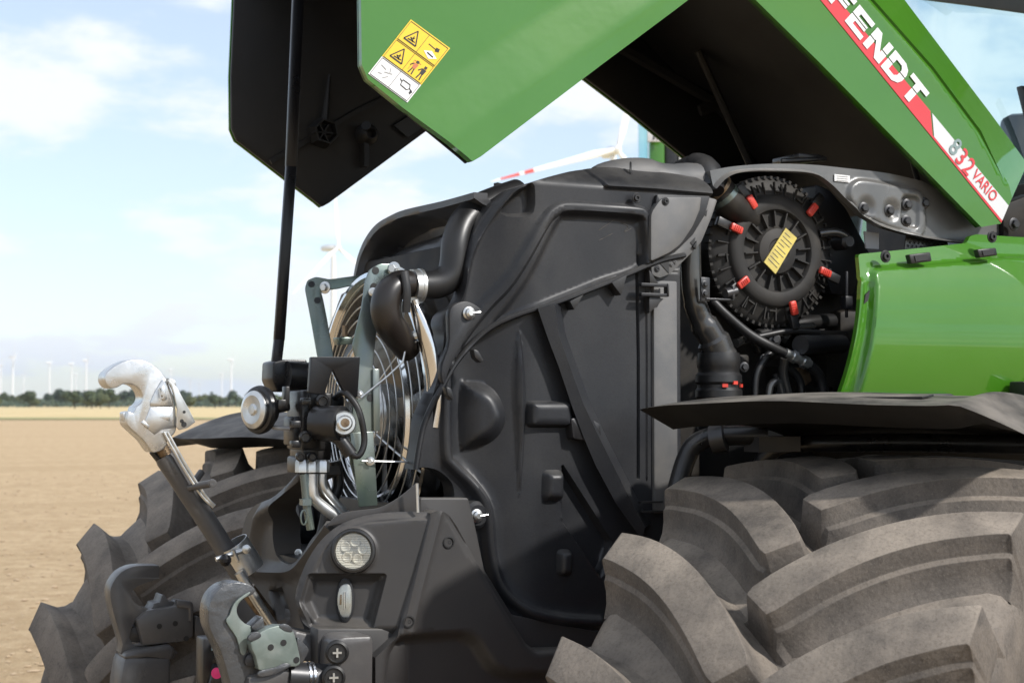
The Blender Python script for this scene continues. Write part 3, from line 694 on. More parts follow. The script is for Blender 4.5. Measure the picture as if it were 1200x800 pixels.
# decals on the near side
dp = PY(HY - .0014)
def poly(g, pts, mi=0, pl=None, th=.001): g.prism([(pl or dp).p(*q) for q in pts], (0, -1, 0), th, mi)
L0, L1 = np.array((955., -8.)), np.array((1173.5, 261.))          # lower edge of the stripe
U0, U1 = np.array((976., -8.)), np.array((1182., 241.))
def st(t, w): p = L0 + (L1 - L0) * t; q = U0 + (U1 - U0) * t; return p + (q - p) * w
ts = .600
g = G(); poly(g, [st(0, 0), st(0, 1), st(.555, 1), st(.625, .12), st(1, .12), st(1, 0)]); mk('red_stripe', g, 'red_decal', hood)
g = G(); poly(g, [st(.565, 1), st(1, 1), st(1, .13), st(.632, .13)]); mk('silver_stripe', g, 'silver_decal', hood)
lp = PY(HY - .0030)
def letters(word, o, adv, up, mi=0):
    F_ = {'F': [[(0, 0), (.26, 0), (.26, .36), (.74, .36), (.74, .50), (0, .50)], [(0, .55), (.74, .55), (.74, .66), (.26, .66), (.26, .78), (.86, .78), (.86, 1), (0, 1)]],
          'E': [[(0, 0), (.86, 0), (.86, .22), (.26, .22), (.26, .38), (.76, .38), (.76, .50), (0, .50)], [(0, .55), (.76, .55), (.76, .63), (.26, .63), (.26, .78), (.86, .78), (.86, 1), (0, 1)]],
          'N': [[(0, 0), (.25, 0), (.25, .50), (0, .50)], [(0, .55), (.25, .55), (.25, .62), (.62, 0), (.90, 0), (.90, .50), (.65, .50), (.65, .36), (.27, 1), (0, 1)], [(.65, .55), (.90, .55), (.90, 1), (.65, 1)]],
          'D': [[(0, 0), (.60, 0), (.82, .14), (.90, .34), (.90, .50), (.64, .50), (.64, .36), (.54, .22), (.26, .22), (.26, .50), (0, .50)], [(0, .55), (.26, .55), (.26, .78), (.54, .78), (.64, .65), (.64, .55), (.90, .55), (.90, .66), (.82, .86), (.60, 1), (0, 1)]],
          'T': [[(.32, 0), (.58, 0), (.58, .50), (.32, .50)], [(.32, .55), (.58, .55), (.58, .78), (.90, .78), (.90, 1), (0, 1), (0, .78), (.32, .78)]]}
    for i, ch in enumerate(word):
        g = G()
        for P in F_[ch]: poly(g, [np.array(o) + np.array(adv) * (i + x) + np.array(up) * y for x, y in P], mi, lp, .0008)
        mk('letter', g, 'white_decal', hood)
letters('FENDT', (969, -2), (21.0, 26.6), (17.5, -19.0))
def text3d(name, body, o, xd, yd, m, parent, pl, bold=.0, size=1, N=(0, -1, 0)):
    cu = bpy.data.curves.new(name, 'FONT'); cu.body = body; cu.size = 1; cu.offset = bold; cu.resolution_u = 3
    ob = bpy.data.objects.new(name, cu); COL.objects.link(ob); bpy.context.view_layer.update()
    me = bpy.data.meshes.new_from_object(ob.evaluated_get(bpy.context.evaluated_depsgraph_get())); bpy.data.objects.remove(ob)
    for v in me.vertices:
        px = np.array(o) + np.array(xd) * v.co.x + np.array(yd) * v.co.y; v.co = pl.p(*px)
    me.materials.append(M[m]); me.name = name; return link(name, me, parent)
XD = np.array((.63, .776)); YD = np.array((.60, -.80))
for (ch, m), o_ in zip((('8', 'grey_decal'), ('3', 'red_decal'), ('2', 'red_decal')), ((1110.6, 174.8), (1118.3, 186.6), (1126.6, 198.0))):
    text3d('digit', ch, o_, XD * 24, YD * 27, m, hood, lp, .012)
text3d('lettering', 'VARIO', (1138.4, 206.5), XD * 13.6, YD * 17.0, 'red_decal', hood, lp, .01)
# warning sticker on the cheek
S0, SE1, SE2 = np.array((481.5, 23.)), np.array((46., 33.8)), np.array((-50., 63.5))
tilt = Pl(dp.p(478, 75), (0, -1, 0))
def sk(a, b): return tuple(S0 + SE1 * a + SE2 * b)
g = G(); P = lambda pts, mi, th=.0006, up=0: g.prism([Pl(tilt.O + Vector((0, -up, 0)), (0, -1, 0)).p(*sk(*q)) for q in pts], (0, -1, 0), th, mi)
P([(0, 0), (1, 0), (1, .345), (0, .345)], 0); P([(0, .35), (1, .35), (1, .675), (0, .675)], 0); P([(0, .68), (1, .68), (1, 1), (0, 1)], 1)
def line(a, b, w=.014, mi=2):
    a, b = np.array(a, float), np.array(b, float); d = b - a; d /= np.linalg.norm(d); n = np.array((-d[1], d[0])) * w / 2; P([a - n, a + n, b + n, b - n], mi, .0004, .0006)
for y0, y1 in ((.02, .335), (.36, .665), (.69, .985)):
    for a, b in (((.03, y0), (.97, y0)), ((.97, y0), (.97, y1)), ((.97, y1), (.03, y1)), ((.03, y1), (.03, y0)), ((.5, y0), (.5, y1))): line(a, b, .008)
for cy in (.185, .51):
    tri = [(.12, cy + .09), (.27, cy - .11), (.42, cy + .09)]
    for i in range(3): line(tri[i], tri[(i + 1) % 3], .022)
    for a, b in (((.19, cy + .06), (.36, cy + .05)), ((.22, cy + .02), (.32, cy + .06)), ((.27, cy - .02), (.30, cy + .05)), ((.24, cy + .03), (.31, cy))): line(a, b, .016)
P([(.60, .25), (.74, .19), (.92, .24), (.78, .31)], 1, .0004, .0006); line((.68, .245), (.84, .255), .02); line((.60, .13), (.80, .14), .012); P([(.77, .11), (.85, .10), (.87, .15), (.79, .17)], 2, .0004, .0006)
for cx, mi in ((.66, 4), (.86, 2)):
    P([(cx - .03, .42), (cx + .03, .42), (cx + .03, .46), (cx - .03, .46)], 2, .0004, .0007); P([(cx - .05, .47), (cx + .05, .47), (cx + .04, .55), (cx - .04, .55)], mi, .0004, .0006); line((cx - .02, .55), (cx - .04, .64), .025); line((cx + .02, .55), (cx + .04, .64), .025); line((cx - .05, .48), (cx - .10, .53), .02)
for a, b in (((.58, .44), (.74, .44)), ((.58, .44), (.58, .6))): line(a, b, .008, 4)
for a, b in (((.10, .78), (.24, .80)), ((.24, .84), (.40, .80)), ((.14, .90), (.22, .88)), ((.28, .93), (.36, .86)), ((.30, .74), (.34, .80))): line(a, b, .014, 3)
for a, b in (((.58, .78), (.64, .80)), ((.64, .77), (.82, .77)), ((.82, .77), (.86, .82)), ((.86, .82), (.82, .86)), ((.82, .86), (.66, .85)), ((.66, .85), (.64, .77)), ((.86, .82), (.92, .84))): line(a, b, .014)
P([(.90, .82), (.95, .84), (.93, .89), (.89, .87)], 2, .0004, .0006)
mk('warning_sticker', g, ['yellow', 'white', 'print_black', 'print_grey', 'print_red'], hood, ang=20)

# ---- prop bar in front of the hood nose
pb = .0
g = G(); A = [W(*q, y=pb) for q in ((344, -140), (349, 0), (341, 195), (327, 398), (323, 432))]
for i in range(len(A) - 1):
    d = (A[i + 1] - A[i]).normalized(); s_ = Vector((0, 1, 0)).cross(d).normalized(); g.box((A[i] + A[i + 1]) / 2, ((A[i + 1] - A[i]).length + .002, .012 if i != 1 else .013, .0245 - .0012 * i), (d, Vector((0, 1, 0)), s_))
mk('prop_bar', g, 'black_gloss', T, bevel=.002)
g = G(); g.prism([W(*q, y=-.03) for q in rnd([(320, 424), (333, 421), (360, 421), (363, 455), (352, 459), (325, 459), (319, 445)], 3)], (0, -1, 0), .07); mk('prop_bar_bracket', g, 'black_gloss', T, bevel=.004)
g = G(); g.tube([W(336, 440, y=-.04), W(366, 442, y=-.04)], .030, 20); mk('prop_bar_pivot', g, 'black_paint', T)

# ---- cooling shroud: moulded near side
sp = PY(-.36)
flange = [(838, 262), (817, 281), (795, 300), (763, 308), (709, 331), (645, 356), (607, 369), (581, 383), (559, 404), (540, 427), (525, 454), (513, 482), (507, 500), (502, 525), (498, 551)]
topedge = [(600, 221), (622, 214), (675, 199), (722, 192), (738, 192), (756, 191), (778, 194), (820, 198), (833, 215)]
low_out = [(700, 738), (651, 737), (615, 730), (583, 704), (570, 668), (565, 625), (550, 611), (545, 596), (547, 582), (543, 566), (527, 552), (510, 548)]
leftedge = [(498, 551), (503, 520), (508, 490), (519, 455), (526, 425), (530, 395), (530, 378), (535, 365), (545, 355), (553, 338), (556, 310), (561, 285), (571, 258), (584, 237)]
groove = [(536, 425), (535, 480), (536, 533), (543, 546), (565, 569), (579, 598), (583, 650), (592, 688), (615, 713), (651, 724), (700, 728)]
outl = spl(topedge, 4) + [(812, 270), (797, 300)] + [(796, 420), (797, 560), (780, 640), (760, 735)] + spl(low_out, 4)[0:] + spl(leftedge, 4)
frame_r = spl([(548, 398), (575, 358), (597, 328), (630, 266), (644, 249), (660, 244), (700, 246), (740, 249), (750, 255), (753, 270), (754, 308)], 5)
upper = spl(flange, 4)[::-1] + [(840, 190), (700, 190), (600, 215), (560, 290), (550, 330), (530, 380)]
recess = spl([(585, 377), (612, 335), (640, 278), (652, 258), (664, 252), (738, 257), (746, 268), (748, 310), (700, 330), (645, 352)], 4)
feats = [step(upper, .018, .010),                                    # upper half stands proud, with a lip along its edge
    ridge(frame_r, .008, .010, flat=.006), step([tuple(p) for p in recess], -.012, .014),
    step(spl([(592, 248), (596, 236), (604, 226), (617, 219), (620, 222), (619, 248), (606, 252)], 3, True), -.022, .010),
    step(spl([(562, 300), (575, 265), (592, 240), (612, 222), (604, 218), (560, 240), (540, 300), (540, 360), (552, 345)], 3, True), .012, .012),
    lambda P, pl: -.055 * sstep((pl.uv(640, 300)[0] - P[:, 0]) / .16) ** 1.4,                    # rounds away towards the fan
    lambda P, pl: -.10 * sstep((P[:, 1] - pl.uv(700, 222)[1]) / .075) * sstep((P[:, 0] - pl.uv(690, 200)[0] + .35) / .3),    # top rolls over
    step(rnd([(698, 206), (704, 221), (760, 224), (828, 230), (840, 180), (698, 180)], 3), .010, .006),
    ridge(spl(groove, 4), .010, .011, flat=.004), ridge(spl(groove, 4), .030, .006),
    dome(spl([(552, 452), (562, 446), (578, 448), (591, 462), (598, 487), (593, 508), (580, 522), (562, 527), (552, 522)], 4, True), .034, .035),
    dome(rnd([(617, 469), (667, 469), (667, 501), (617, 501)], 7), .022, .012), ridge(rnd([(620, 472), (664, 472), (664, 498), (620, 498)], 6), .004, .003, True),
    dome(rnd([(635, 550), (660, 550), (660, 587), (635, 587)], 8), .020, .014), dome(rnd([(652, 643), (670, 643), (670, 675), (652, 675)], 7), .018, .012),
    dome(spl([(610, 385), (617, 440), (617, 500), (611, 585), (606, 500), (604, 440)], 5, True), .018, .02),
    step([(660, 546), (716, 634), (704, 676), (660, 610)], -.020, .006),
    ridge([(660, 608), (704, 676)], .004, .008),
    ridge([(746, 300), (748, 420), (748, 560)], .004, -.007), ridge([(757, 300), (758, 420), (758, 560)], .003, .004),
    step([(765, 318), (796, 318), (797, 600), (766, 600)], .006, .005)]
shroud = relief('cooling_shroud', sp, outl, feats, 'plastic', T, st=.0052, thick=.05, ang=50)
shroud['label'] = 'black moulded plastic cooling shroud'
def on_shroud(px, py, h=0):
    u, v = sp.uv(px, py); P = np.array([[u, v]]); return sp.at(u, v, h + float(sum(np.asarray(f(P, sp)).reshape(-1)[0] for f in feats)))
lip = spl(flange[2:], 6); lip3 = [sp.at(*sp.uv(*q), 0) for q in lip]
hh = np.array([max((on_shroud(q[0], q[1] + o_) - sp.O).dot(sp.N) for o_ in (-6, -3, 0)) for q in lip]); hh = np.convolve(np.pad(hh, 6, mode='edge'), np.ones(13) / 13, 'valid')
g = G(); g.tube([p + sp.N * (h + .002) for p, h in zip(lip3, hh)], .0058, 10, flat=1.5); mk('shroud_lip', g, 'plastic', shroud)
# body of the shroud behind the moulded side
fp = PX(-.30)
g = G(); body = [sp.p(*q) for q in [(650, 216), (690, 212), (722, 208), (775, 210), (815, 212), (790, 320), (790, 620), (700, 720), (640, 705), (640, 600), (640, 420), (645, 300)]]
g.prism([p + Vector((0, .075, 0)) for p in body], (0, -1, 0), .62); mk('shroud_body', g, 'plastic_dark', shroud, bevel=.02)
# front shell around the fan
fo = spl([(438, 322), (443, 300), (452, 280), (465, 264), (482, 254), (500, 247), (545, 237), (582, 227)], 4) + [(582, 240), (574, 300), (566, 420), (566, 610), (380, 640), (372, 420), (400, 345)]
shell = relief('front_shell', fp, fo, [ridge(spl([(438, 326), (444, 302), (453, 283), (466, 267), (483, 257), (500, 250), (545, 240), (592, 227)], 4), .022, .05, flat=.008), step(spl([(452, 300), (464, 278), (486, 264), (520, 258), (520, 272), (490, 284), (466, 292)], 3, True), -.03, .02),
    dome(spl([(452, 312), (470, 290), (516, 274), (520, 322), (500, 330), (455, 330)], 3, True), .02, .10)], 'plastic_blue', shroud, st=.010, thick=.03)
# side ridge beside the air duct and the arch bracket
g = G(); g.prism([W(*q, y=-.345) for q in spl([(527, 366), (533, 357), (545, 353), (557, 357), (566, 366), (560, 378), (548, 392), (540, 408), (527, 432), (520, 450), (518, 430), (526, 405), (527, 385)], 4, True)], (0, -1, 0), .02); ear = mk('bolt_ear', g, 'plastic', shroud, bevel=.004)
def wingbolt(px, py, y, par):
    g = G(); c = W(px, py, y=y); g.lathe(c, (0, -1, 0), [(.013, 0), (.013, .003), (.010, .005), (.009, .010), (.005, .013), (0, .013)], 20); g.tube([c + Vector((.004, -.012, 0)), c + Vector((.020, -.012, .002))], .0022, 8); mk('wing_bolt', g, 'zinc_bright', par)
wingbolt(549, 367, -.346, shroud)
wingbolt(558, 604, -.335, shroud)
g = G(); g.lathe(W(557, 603, y=-.32), (0, -1, 0), [(.030, -.02), (.027, .006), (.020, .012), (0, .012)], 24); mk('bolt_boss', g, 'plastic', shroud)
for pts in (((700, 270), (712, 262), (718, 258)), ((728, 262), (734, 266), (730, 272), (738, 268)), ((700, 282), (716, 274)), ((690, 333), (704, 327), (713, 325))):
    g = G(); g.tube([on_shroud(a, b, .0004) for a, b in spl(pts, 5)], .0007, 5); mk('scuff_mark', g, 'scuff', shroud)
# diagonal brace
br_r = [(650, 357), (655, 393), (668, 430), (684, 474), (700, 508), (716, 540), (735, 578), (756, 618)]
br_l = [(630, 361), (642, 396), (655, 430), (671, 478), (684, 512), (698, 545), (722, 590), (752, 632)]
g = G(); a = [W(*p, y=-.395) for p in br_r]; b = [W(*p, y=-.388) for p in br_l]; a2 = [W(*p, y=-.362) + Vector((.014, 0, .006)) for p in br_r]; b2 = [W(*p, y=-.350) for p in br_l]; k = 8
ins = [q + (p - q) * .72 for p, q in zip(a, b)]
g.add(a + ins + b + a2 + b2, [(i, i + 1, k + i + 1, k + i) for i in range(k - 1)] + [(k + i, k + i + 1, 2 * k + i + 1, 2 * k + i) for i in range(k - 1)] + [(3 * k + i, 3 * k + i + 1, i + 1, i) for i in range(k - 1)] + [(2 * k + i, 2 * k + i + 1, 4 * k + i + 1, 4 * k + i) for i in range(k - 1)] + [(3 * k, 0, k, 2 * k, 4 * k)])
mk('diagonal_brace', g, 'plastic', shroud, ang=28)
g = G(); g.prism([W(*q, y=-.385) for q in rnd([(669, 490), (690, 488), (704, 497), (705, 512), (690, 517), (672, 514)], 3)], (0, -1, 0), .03); mk('brace_clip', g, 'plastic_dark', shroud, bevel=.003)
# gussets under the lip
for tri in (((717, 331), (735, 322), (728, 346)), ((668, 353), (684, 345), (673, 363)), ((812, 289), (817, 282), (816, 292))):
    g = G(); g.prism([W(*q, y=-.386) for q in tri], (0, -1, 0), .025); mk('gusset', g, 'plastic_dark', shroud, bevel=.001)
for px, py, L in ((559, 417, 16), (527, 461, 10)):
    g = G(); g.prism([W(*q, y=-.37) for q in ((px - 4, py - 8), (px + 2, py - 6), (px + L * .5, py + 5), (px + L * .3, py + 8), (px - 2, py + 2))], (0, -1, 0), .02); mk('hose_clip', g, 'plastic_dark', shroud, bevel=.0015)
# latch bars
for y0 in (334, 345.5):
    g = G(); a, b = W(750, y0, y=-.385), W(782, y0, y=-.385); g.box((a + b) / 2, (b.x - a.x, .012, .0065)); mk('latch_bar', g, 'plastic', shroud, bevel=.001)
g = G(); g.box(W(781, 340, y=-.385), (.004, .016, .026)); g.prism([W(*q, y=-.384) for q in ((761, 316), (762, 334), (773, 334))], (0, -1, 0), .02); g.prism([W(*q, y=-.384) for q in ((761, 367), (761, 347), (778, 350))], (0, -1, 0), .02); mk('latch_gusset', g, 'plastic_dark', shroud, bevel=.001)
# light grey cover plate and its bracket
g = G(); g.prism([W(*q, y=-.396) for q in rnd([(763, 306), (763, 250), (776, 231), (822, 231), (820, 246), (812, 265), (798, 286), (785, 296)], [3, 6, 8, 2, 0, 4, 6, 5])], (0, -1, 0), .02); cp = mk('cover_plate', g, 'plastic_light', shroud, bevel=.003); cp['label'] = 'light grey cover plate'
bolt(W(780, 236, y=-.397), (0, -1, 0), .0055, shroud, 'plastic_dark', 'socket'); bolt(W(746, 232, y=-.392), (0, -1, 0), .007, shroud, 'plastic_dark', 'socket')
g = G(); g.prism([W(*q, y=-.388) for q in rnd([(770, 228), (832, 230), (826, 252), (812, 275), (795, 292), (762, 308)], 2)], (0, -1, 0), .02); mk('plate_edge', g, 'plastic', shroud, bevel=.003)
g = G(); g.prism([W(*q, y=-.380) for q in rnd([(830, 231), (841, 234), (834, 255), (822, 284), (813, 294), (786, 321), (773, 326), (764, 322), (763, 308), (797, 290), (815, 268), (826, 250)], 3)], (0, -1, 0), .018); cb = mk('cover_bracket', g, 'plastic_light', shroud, bevel=.002)
for tri in (((773, 308), (784, 301), (784, 320)), ((809, 284), (815, 278), (813, 289)), ((825, 251), (829, 246), (828, 253))):
    g = G(); g.prism([W(*q, y=-.3815) for q in tri], (0, -1, 0), .0015); mk('slot', g, 'print_black', cb)
bolt(W(770, 315, y=-.381), (0, -1, 0), .0045, shroud, 'steel_dark', 'socket')
for q in ((787, 310), (791, 307)): bolt(W(*q, y=-.381), (0, -1, 0), .0032, shroud, 'plastic_light', 'socket')
# column strip
g = G(); a, b = W(766, 328, y=-.368), W(795, 600, y=-.368); g.box(((a.x + b.x) / 2, -.36, (a.z + b.z) / 2), (b.x - a.x, .016, a.z - b.z)); mk('column_strip', g, 'plastic_light', shroud, bevel=.004)
for py in (588, 599):
    g = G(); a, b = W(750, py, y=-.385), W(775, py, y=-.385); g.box((a + b) / 2, (b.x - a.x, .014, .004)); mk('latch_bar', g, 'plastic_dark', shroud, bevel=.001)
# rolled top cover with strap and intake dome
g = G(); g.tube(spl([W(698, 212, y=-.27), W(735, 208, y=-.27), W(756, 208, y=-.27), W(775, 211, y=-.275), W(800, 213, y=-.28), W(822, 214, y=-.28)], 5), [.030, .034, .037, .039, .040, .041, .041, .041, .041, .041, .0405, .040, .038, .037, .036, .036, .036, .036, .037, .039, .040, .041, .041, .041, .041, .040], 22); mk('intake_duct', g, 'plastic_light', shroud)
g = G(); g.tube(spl([W(795, 206, y=-.20), W(812, 198, y=-.24), W(824, 200, y=-.27), W(828, 210, y=-.29), W(829, 224, y=-.30)], 5), [.030] * 6 + [.034] * 6 + [.036] * 9, 20); mk('intake_dome', g, 'plastic', shroud)
g = G(); c = [W(739, 191 + 16 * k / 6, y=-.318 - .012 * math.sin(k / 6 * 2.2)) for k in range(7)]; g.tube(c, .0045, 8, flat=.5); g.box(W(742, 219, y=-.345), (.012, .01, .012)); mk('strap', g, 'print_black', shroud, bevel=.001)
for q in ((763, 221), (782, 221), (743, 220)):
    g = G(); p = W(*q, y=-.35); g.box(p, (.010, .016, .009)); g.tube([p, p + Vector((0, 0, .016))], .003, 8); mk('clip', g, 'plastic_dark', shroud, bevel=.001)
g = G(); p = W(580, 226, y=-.2); g.tube([p, p + Vector((.006, 0, .014))], .004, 8); g.lathe(p + Vector((.006, 0, .014)), (0, 0, 1), [(.008, 0), (.008, .006), (0, .008)], 10); mk('vent_nipple', g, 'plastic_dark', shroud)

# ---- charge air duct and elbow in front of the shroud
dq = [(606, 228, -.22), (585, 235, -.24), (560, 246, -.26), (543, 263, -.275), (535, 285, -.285), (533, 305, -.288), (529, 321, -.288), (518, 331, -.286), (504, 334, -.283), (488, 334, -.28)]
g = G(); pp = spl([W(a, b, y=c) for a, b, c in dq], 5); g.tube(pp, np.linspace(.032, .0275, len(pp)), 24); mk('air_duct', g, 'rubber', T)
g = G(); a, b = W(491, 335, y=-.28), W(482, 335, y=-.281); g.tube([a, b], .0325, 24); g.tube([a + Vector((.004, 0, 0)), a + Vector((-.002, 0, 0))], .034, 24); hc = mk('hose_clamp', g, 'zinc_bright', T); g = G(); g.tube([W(486, 351, y=-.315), W(488, 357, y=-.315)], .007, 10); mk('clamp_screw', g, 'zinc_bright', hc)
eq = [(483, 333, -.282), (469, 333, -.288), (457, 342, -.292), (452, 357, -.292), (454, 374, -.288), (462, 388, -.275), (470, 399, -.26), (478, 410, -.24)]
g = G(); pp = spl([W(a, b, y=c) for a, b, c in eq], 5); g.tube(pp, [.0255 + .004 * math.sin(i / (len(pp) - 1) * 3.1) for i in range(len(pp))], 24); eh = mk('elbow_hose', g, 'rubber_brown', T)
g = G(); g.tube(spl([W(474, 318, y=-.318), W(477, 340, y=-.322), W(476, 366, y=-.318)], 5), .0085, 10, flat=.6); mk('mould_seam', g, 'rubber', eh)

# ---- condenser fan
FC = Vector((-.415, .0, 1.69)); FC = W(440, 486, x=-.415); FRAD = .292
ax = Vector((-1, 0, 0))
g = G(); g.lathe(FC, ax, [(FRAD + .018, -.075), (FRAD + .018, .0), (FRAD + .012, .014), (FRAD + .002, .016), (FRAD - .010, .004), (FRAD - .012, -.075)], 72, cap=False); fan = mk('fan_shroud', g, 'chrome', T); fan['label'] = 'polished metal ring around the condenser fan'
g = G(); g.lathe(FC, ax, [(0, .012), (.055, .012), (.065, .002), (.068, -.06), (0, -.06)], 40); mk('fan_motor', g, 'zinc_bright', fan)
for k in range(8):
    a = k * math.pi / 4 + .2; e1 = Vector((0, math.cos(a), math.sin(a))); e2 = ax.cross(e1); g = G(); v = []
    for i in range(7):
        r = .062 + (FRAD - .076) * i / 6; wdt = .05 + .035 * i / 6; sw = .05 * (i / 6) ** 2
        for s in (-1, -.33, .33, 1): v.append(FC + e1 * r + e2 * (s * wdt + sw) + ax * (-.025 + s * .020 - .006 * s * s))
    g.add(v, [(i * 4 + j, i * 4 + j + 1, i * 4 + j + 5, i * 4 + j + 4) for i in range(6) for j in range(3)]); mk('fan_blade', g, 'duct_metal', fan, recalc=False)
g = G(); g.lathe(FC, ax, [(.168, -.03), (.170, .004), (.176, .008), (.192, .004), (.194, -.03)], 60, cap=False); mk('fan_ring', g, 'chrome', fan)
g = G(); rr = [.095, .123, .151, .179, .207, .235, .263, .286]
for r in rr:
    h = .040 - .03 * (r / .27) ** 2; pts = [FC + ax * h + Vector((0, math.cos(t), math.sin(t))) * r for t in np.linspace(0, 2 * math.pi, 73)]; g.tube(pts, .0017, 6, cap=False)
gd = mk('fan_guard', g, 'zinc_bright', fan); gd['label'] = 'round wire guard of concentric rings'
for k in range(6):
    a = k * math.pi / 3 + .42; d = Vector((0, math.cos(a), math.sin(a))); g = G(); g.tube([FC + d * r + ax * (.0375 - .03 * (r / .27) ** 2) for r in (.07, .12, .18, .24, .285)], .0026, 8); mk('guard_spoke', g, 'zinc_bright', fan)
g = G(); g.box((FC.x + .10, FC.y + .02, FC.z), (.04, .60, .70)); mk('condenser_core', g, 'engine', T, bevel=.005)
# pressed bracket arms, near and far
def arm(px, y, th, nm, holes=(), nrm=(0, -1, 0)):
    ap = Pl(W(*px[0], y=y), nrm); g = G(); g.prism([ap.p(*q) for q in px], ap.N, th); o = mk(nm, g, 'zinc', T, bevel=.0012)
    for hx, hy in holes:
        g = G(); g.lathe(ap.p(hx, hy) + ap.N * .0006, ap.N, [(.0075, 0), (.0075, .0004), (0, .0005)], 16); mk('hole', g, 'print_black', o)
    return o
na = arm(rnd([(428, 330), (433, 316), (445, 309), (462, 309), (476, 316), (480, 324), (466, 330), (452, 338), (446, 360), (440, 400), (437, 430), (438, 505), (442, 590), (424, 592), (410, 540), (412, 505), (417, 420), (413, 405), (424, 360)], 4), -.24, .005, 'bracket_arm', [(440, 317), (438, 336), (434, 466)])
na['label'] = 'near zinc plated bracket arm with rounded top'
g = G(); g.prism([W(*q, y=-.246) for q in ((437, 432), (445, 432), (446, 505), (438, 505))], (0, -1, 0), .03); mk('arm_flange', g, 'zinc', na, bevel=.002)
g = G(); g.prism([W(*q, y=-.255) for q in ((410, 507), (438, 505), (443, 592), (421, 594))], (0, -1, 0), .006); mk('arm_foot', g, 'zinc', na, bevel=.002)
g = G(); g.tube([W(481, 320, y=-.26), W(490, 368, y=-.27), W(493, 412, y=-.27)], .0034, 8); mk('arm_edge', g, 'zinc_bright', na)
fa = arm(rnd([(357, 338), (360, 328), (370, 324), (386, 327), (430, 321), (430, 330), (394, 338), (376, 340), (379, 352), (383, 372), (391, 418), (372, 420), (365, 380)], 3), .26, .006, 'bracket_arm', [(365, 333), (372, 352)], (-.40, -.85, .30)); fa['label'] = 'far zinc plated bracket arm reaching over the fan'
for q in ((381, 337, .24), (462, 315, -.25), (469, 322, -.26)): bolt(W(q[0], q[1], y=q[2]), (-.8, -.6, 0), .009, T, 'zinc_bright')
for q in ((437, 342, -.247), (487, 392, -.275), (421, 462, -.247), (434, 540, -.262)): bolt(W(q[0], q[1], y=q[2]), (-.5, -.85, 0), .0055, T, 'zinc_bright')
g = G(); g.prism([W(*q, y=-.1) for q in ((396, 395), (414, 395), (414, 403), (398, 404))], (0, -1, 0), .03); sbk = mk('stud_bracket', g, 'zinc', T, bevel=.002)
g = G(); p = W(404, 394, y=-.115); g.tube([p, p + Vector((0, 0, .022))], .006, 10); mk('stud', g, 'thread', sbk)
# near loop stays of the guard
g = G(); g.tube([W(423, 466, y=-.262), W(455, 440, y=-.27), W(472, 424, y=-.275), W(476, 404, y=-.275), W(488, 400, y=-.275)], .0020, 8); mk('guard_stay', g, 'zinc_bright', fan)
g = G(); g.tube([W(424, 540, y=-.262), W(478, 541, y=-.27)], .0018, 8); mk('guard_stay', g, 'zinc_bright', fan)
g = G(); g.tube(spl([W(484, 356, y=-.285), W(493, 380, y=-.29), W(502, 408, y=-.295), W(508, 440, y=-.298), W(509, 470, y=-.298), W(506, 500, y=-.295)], 6), [.006 + .011 * math.sin(min(1, (i + 2) / 14) * 1.57) for i in range(31)], 16, flat=.55, fdir=(.6, -.8, 0)); mk('fan_rim', g, 'chrome', fan)
# black stepped plate in front of the arms
g = G(); g.prism([W(*q, y=-.265) for q in rnd([(365, 418), (422, 418), (419, 465), (408, 468), (400, 452), (390, 432), (380, 462), (362, 460)], 2)], (0, -1, 0), .012); mk('black_bracket', g, 'black_gloss', T, bevel=.002)

# ---- hydraulic valve block, horn, couplings, pipes
vy = -.17
g = G(); vb = [((365, 492), (30, 70), .09), ((352, 505), (18, 34), .06), ((372, 470), (30, 20), .10), ((370, 528), (36, 22), .08), ((362, 545), (28, 20), .07), ((393, 478), (24, 30), .06)]
for (cx, cy), (sx, sy), d in vb:
    p = W(cx, cy, y=vy); k = DEP(p) / F_PX; g.box(p + Vector((0, .03, 0)), (sx * k, d, sy * k))
valve = mk('valve_block', g, 'black_paint', T, bevel=.005); valve['label'] = 'black hydraulic valve block'
def cyl(nm, par, a, b, r, m, n=20, r2=None): g = G(); g.tube([a, b], [r, r2 or r], n); return mk(nm, g, m, par, bevel=.0015)
cdir = Vector((-.25, -.95, .05)).normalized()
c = W(402, 496, y=-.27)
cyl('solenoid', valve, c - cdir * -.0 + Vector((-.035, .05, 0)), c, .034, 'black_paint'); g = G(); g.lathe(c, cdir, [(.024, -.02), (.024, .012), (.021, .018), (.015, .018), (.015, .030), (.012, .034), (.006, .034), (.005, .028), (0, .028)], 24); mk('coupling', g, 'zinc_bright', valve)
g = G(); g.lathe(c + cdir * .030, cdir, [(.0085, 0), (.0085, .006), (0, .0065)], 16); mk('coupling_tip', g, 'thread', valve)
for q, r in (((378, 470), .013), ((358, 512), .012), ((352, 535), .009), ((366, 535), .009), ((372, 492), .010)):
    g = G(); g.lathe(W(*q, y=-.225), (-.3, -.95, 0), [(r, -.03), (r, .010), (r * .7, .014), (r * .6, .008), (0, .008)], 18); mk('valve_plug', g, 'black_paint', valve)
for q in ((346, 497), (346, 520), (358, 470), (384, 513)):
    g = G(); g.box(W(*q, y=-.22), (.018, .02, .014)); mk('valve_cover', g, 'black_paint', valve, bevel=.003)
g = G(); g.tube(spl([W(393, 466, y=-.22), W(404, 460, y=-.26), W(420, 480, y=-.28), W(427, 515, y=-.28), W(420, 534, y=-.28), W(408, 528, y=-.27)], 6), .0062, 12); mk('valve_cable', g, 'rubber', valve)
g = G(); g.tube(spl([W(386, 508, y=-.25), W(396, 512, y=-.26), W(404, 522, y=-.265), W(411, 532, y=-.268)], 5), .014, 14); mk('valve_connector', g, 'black_paint', valve)
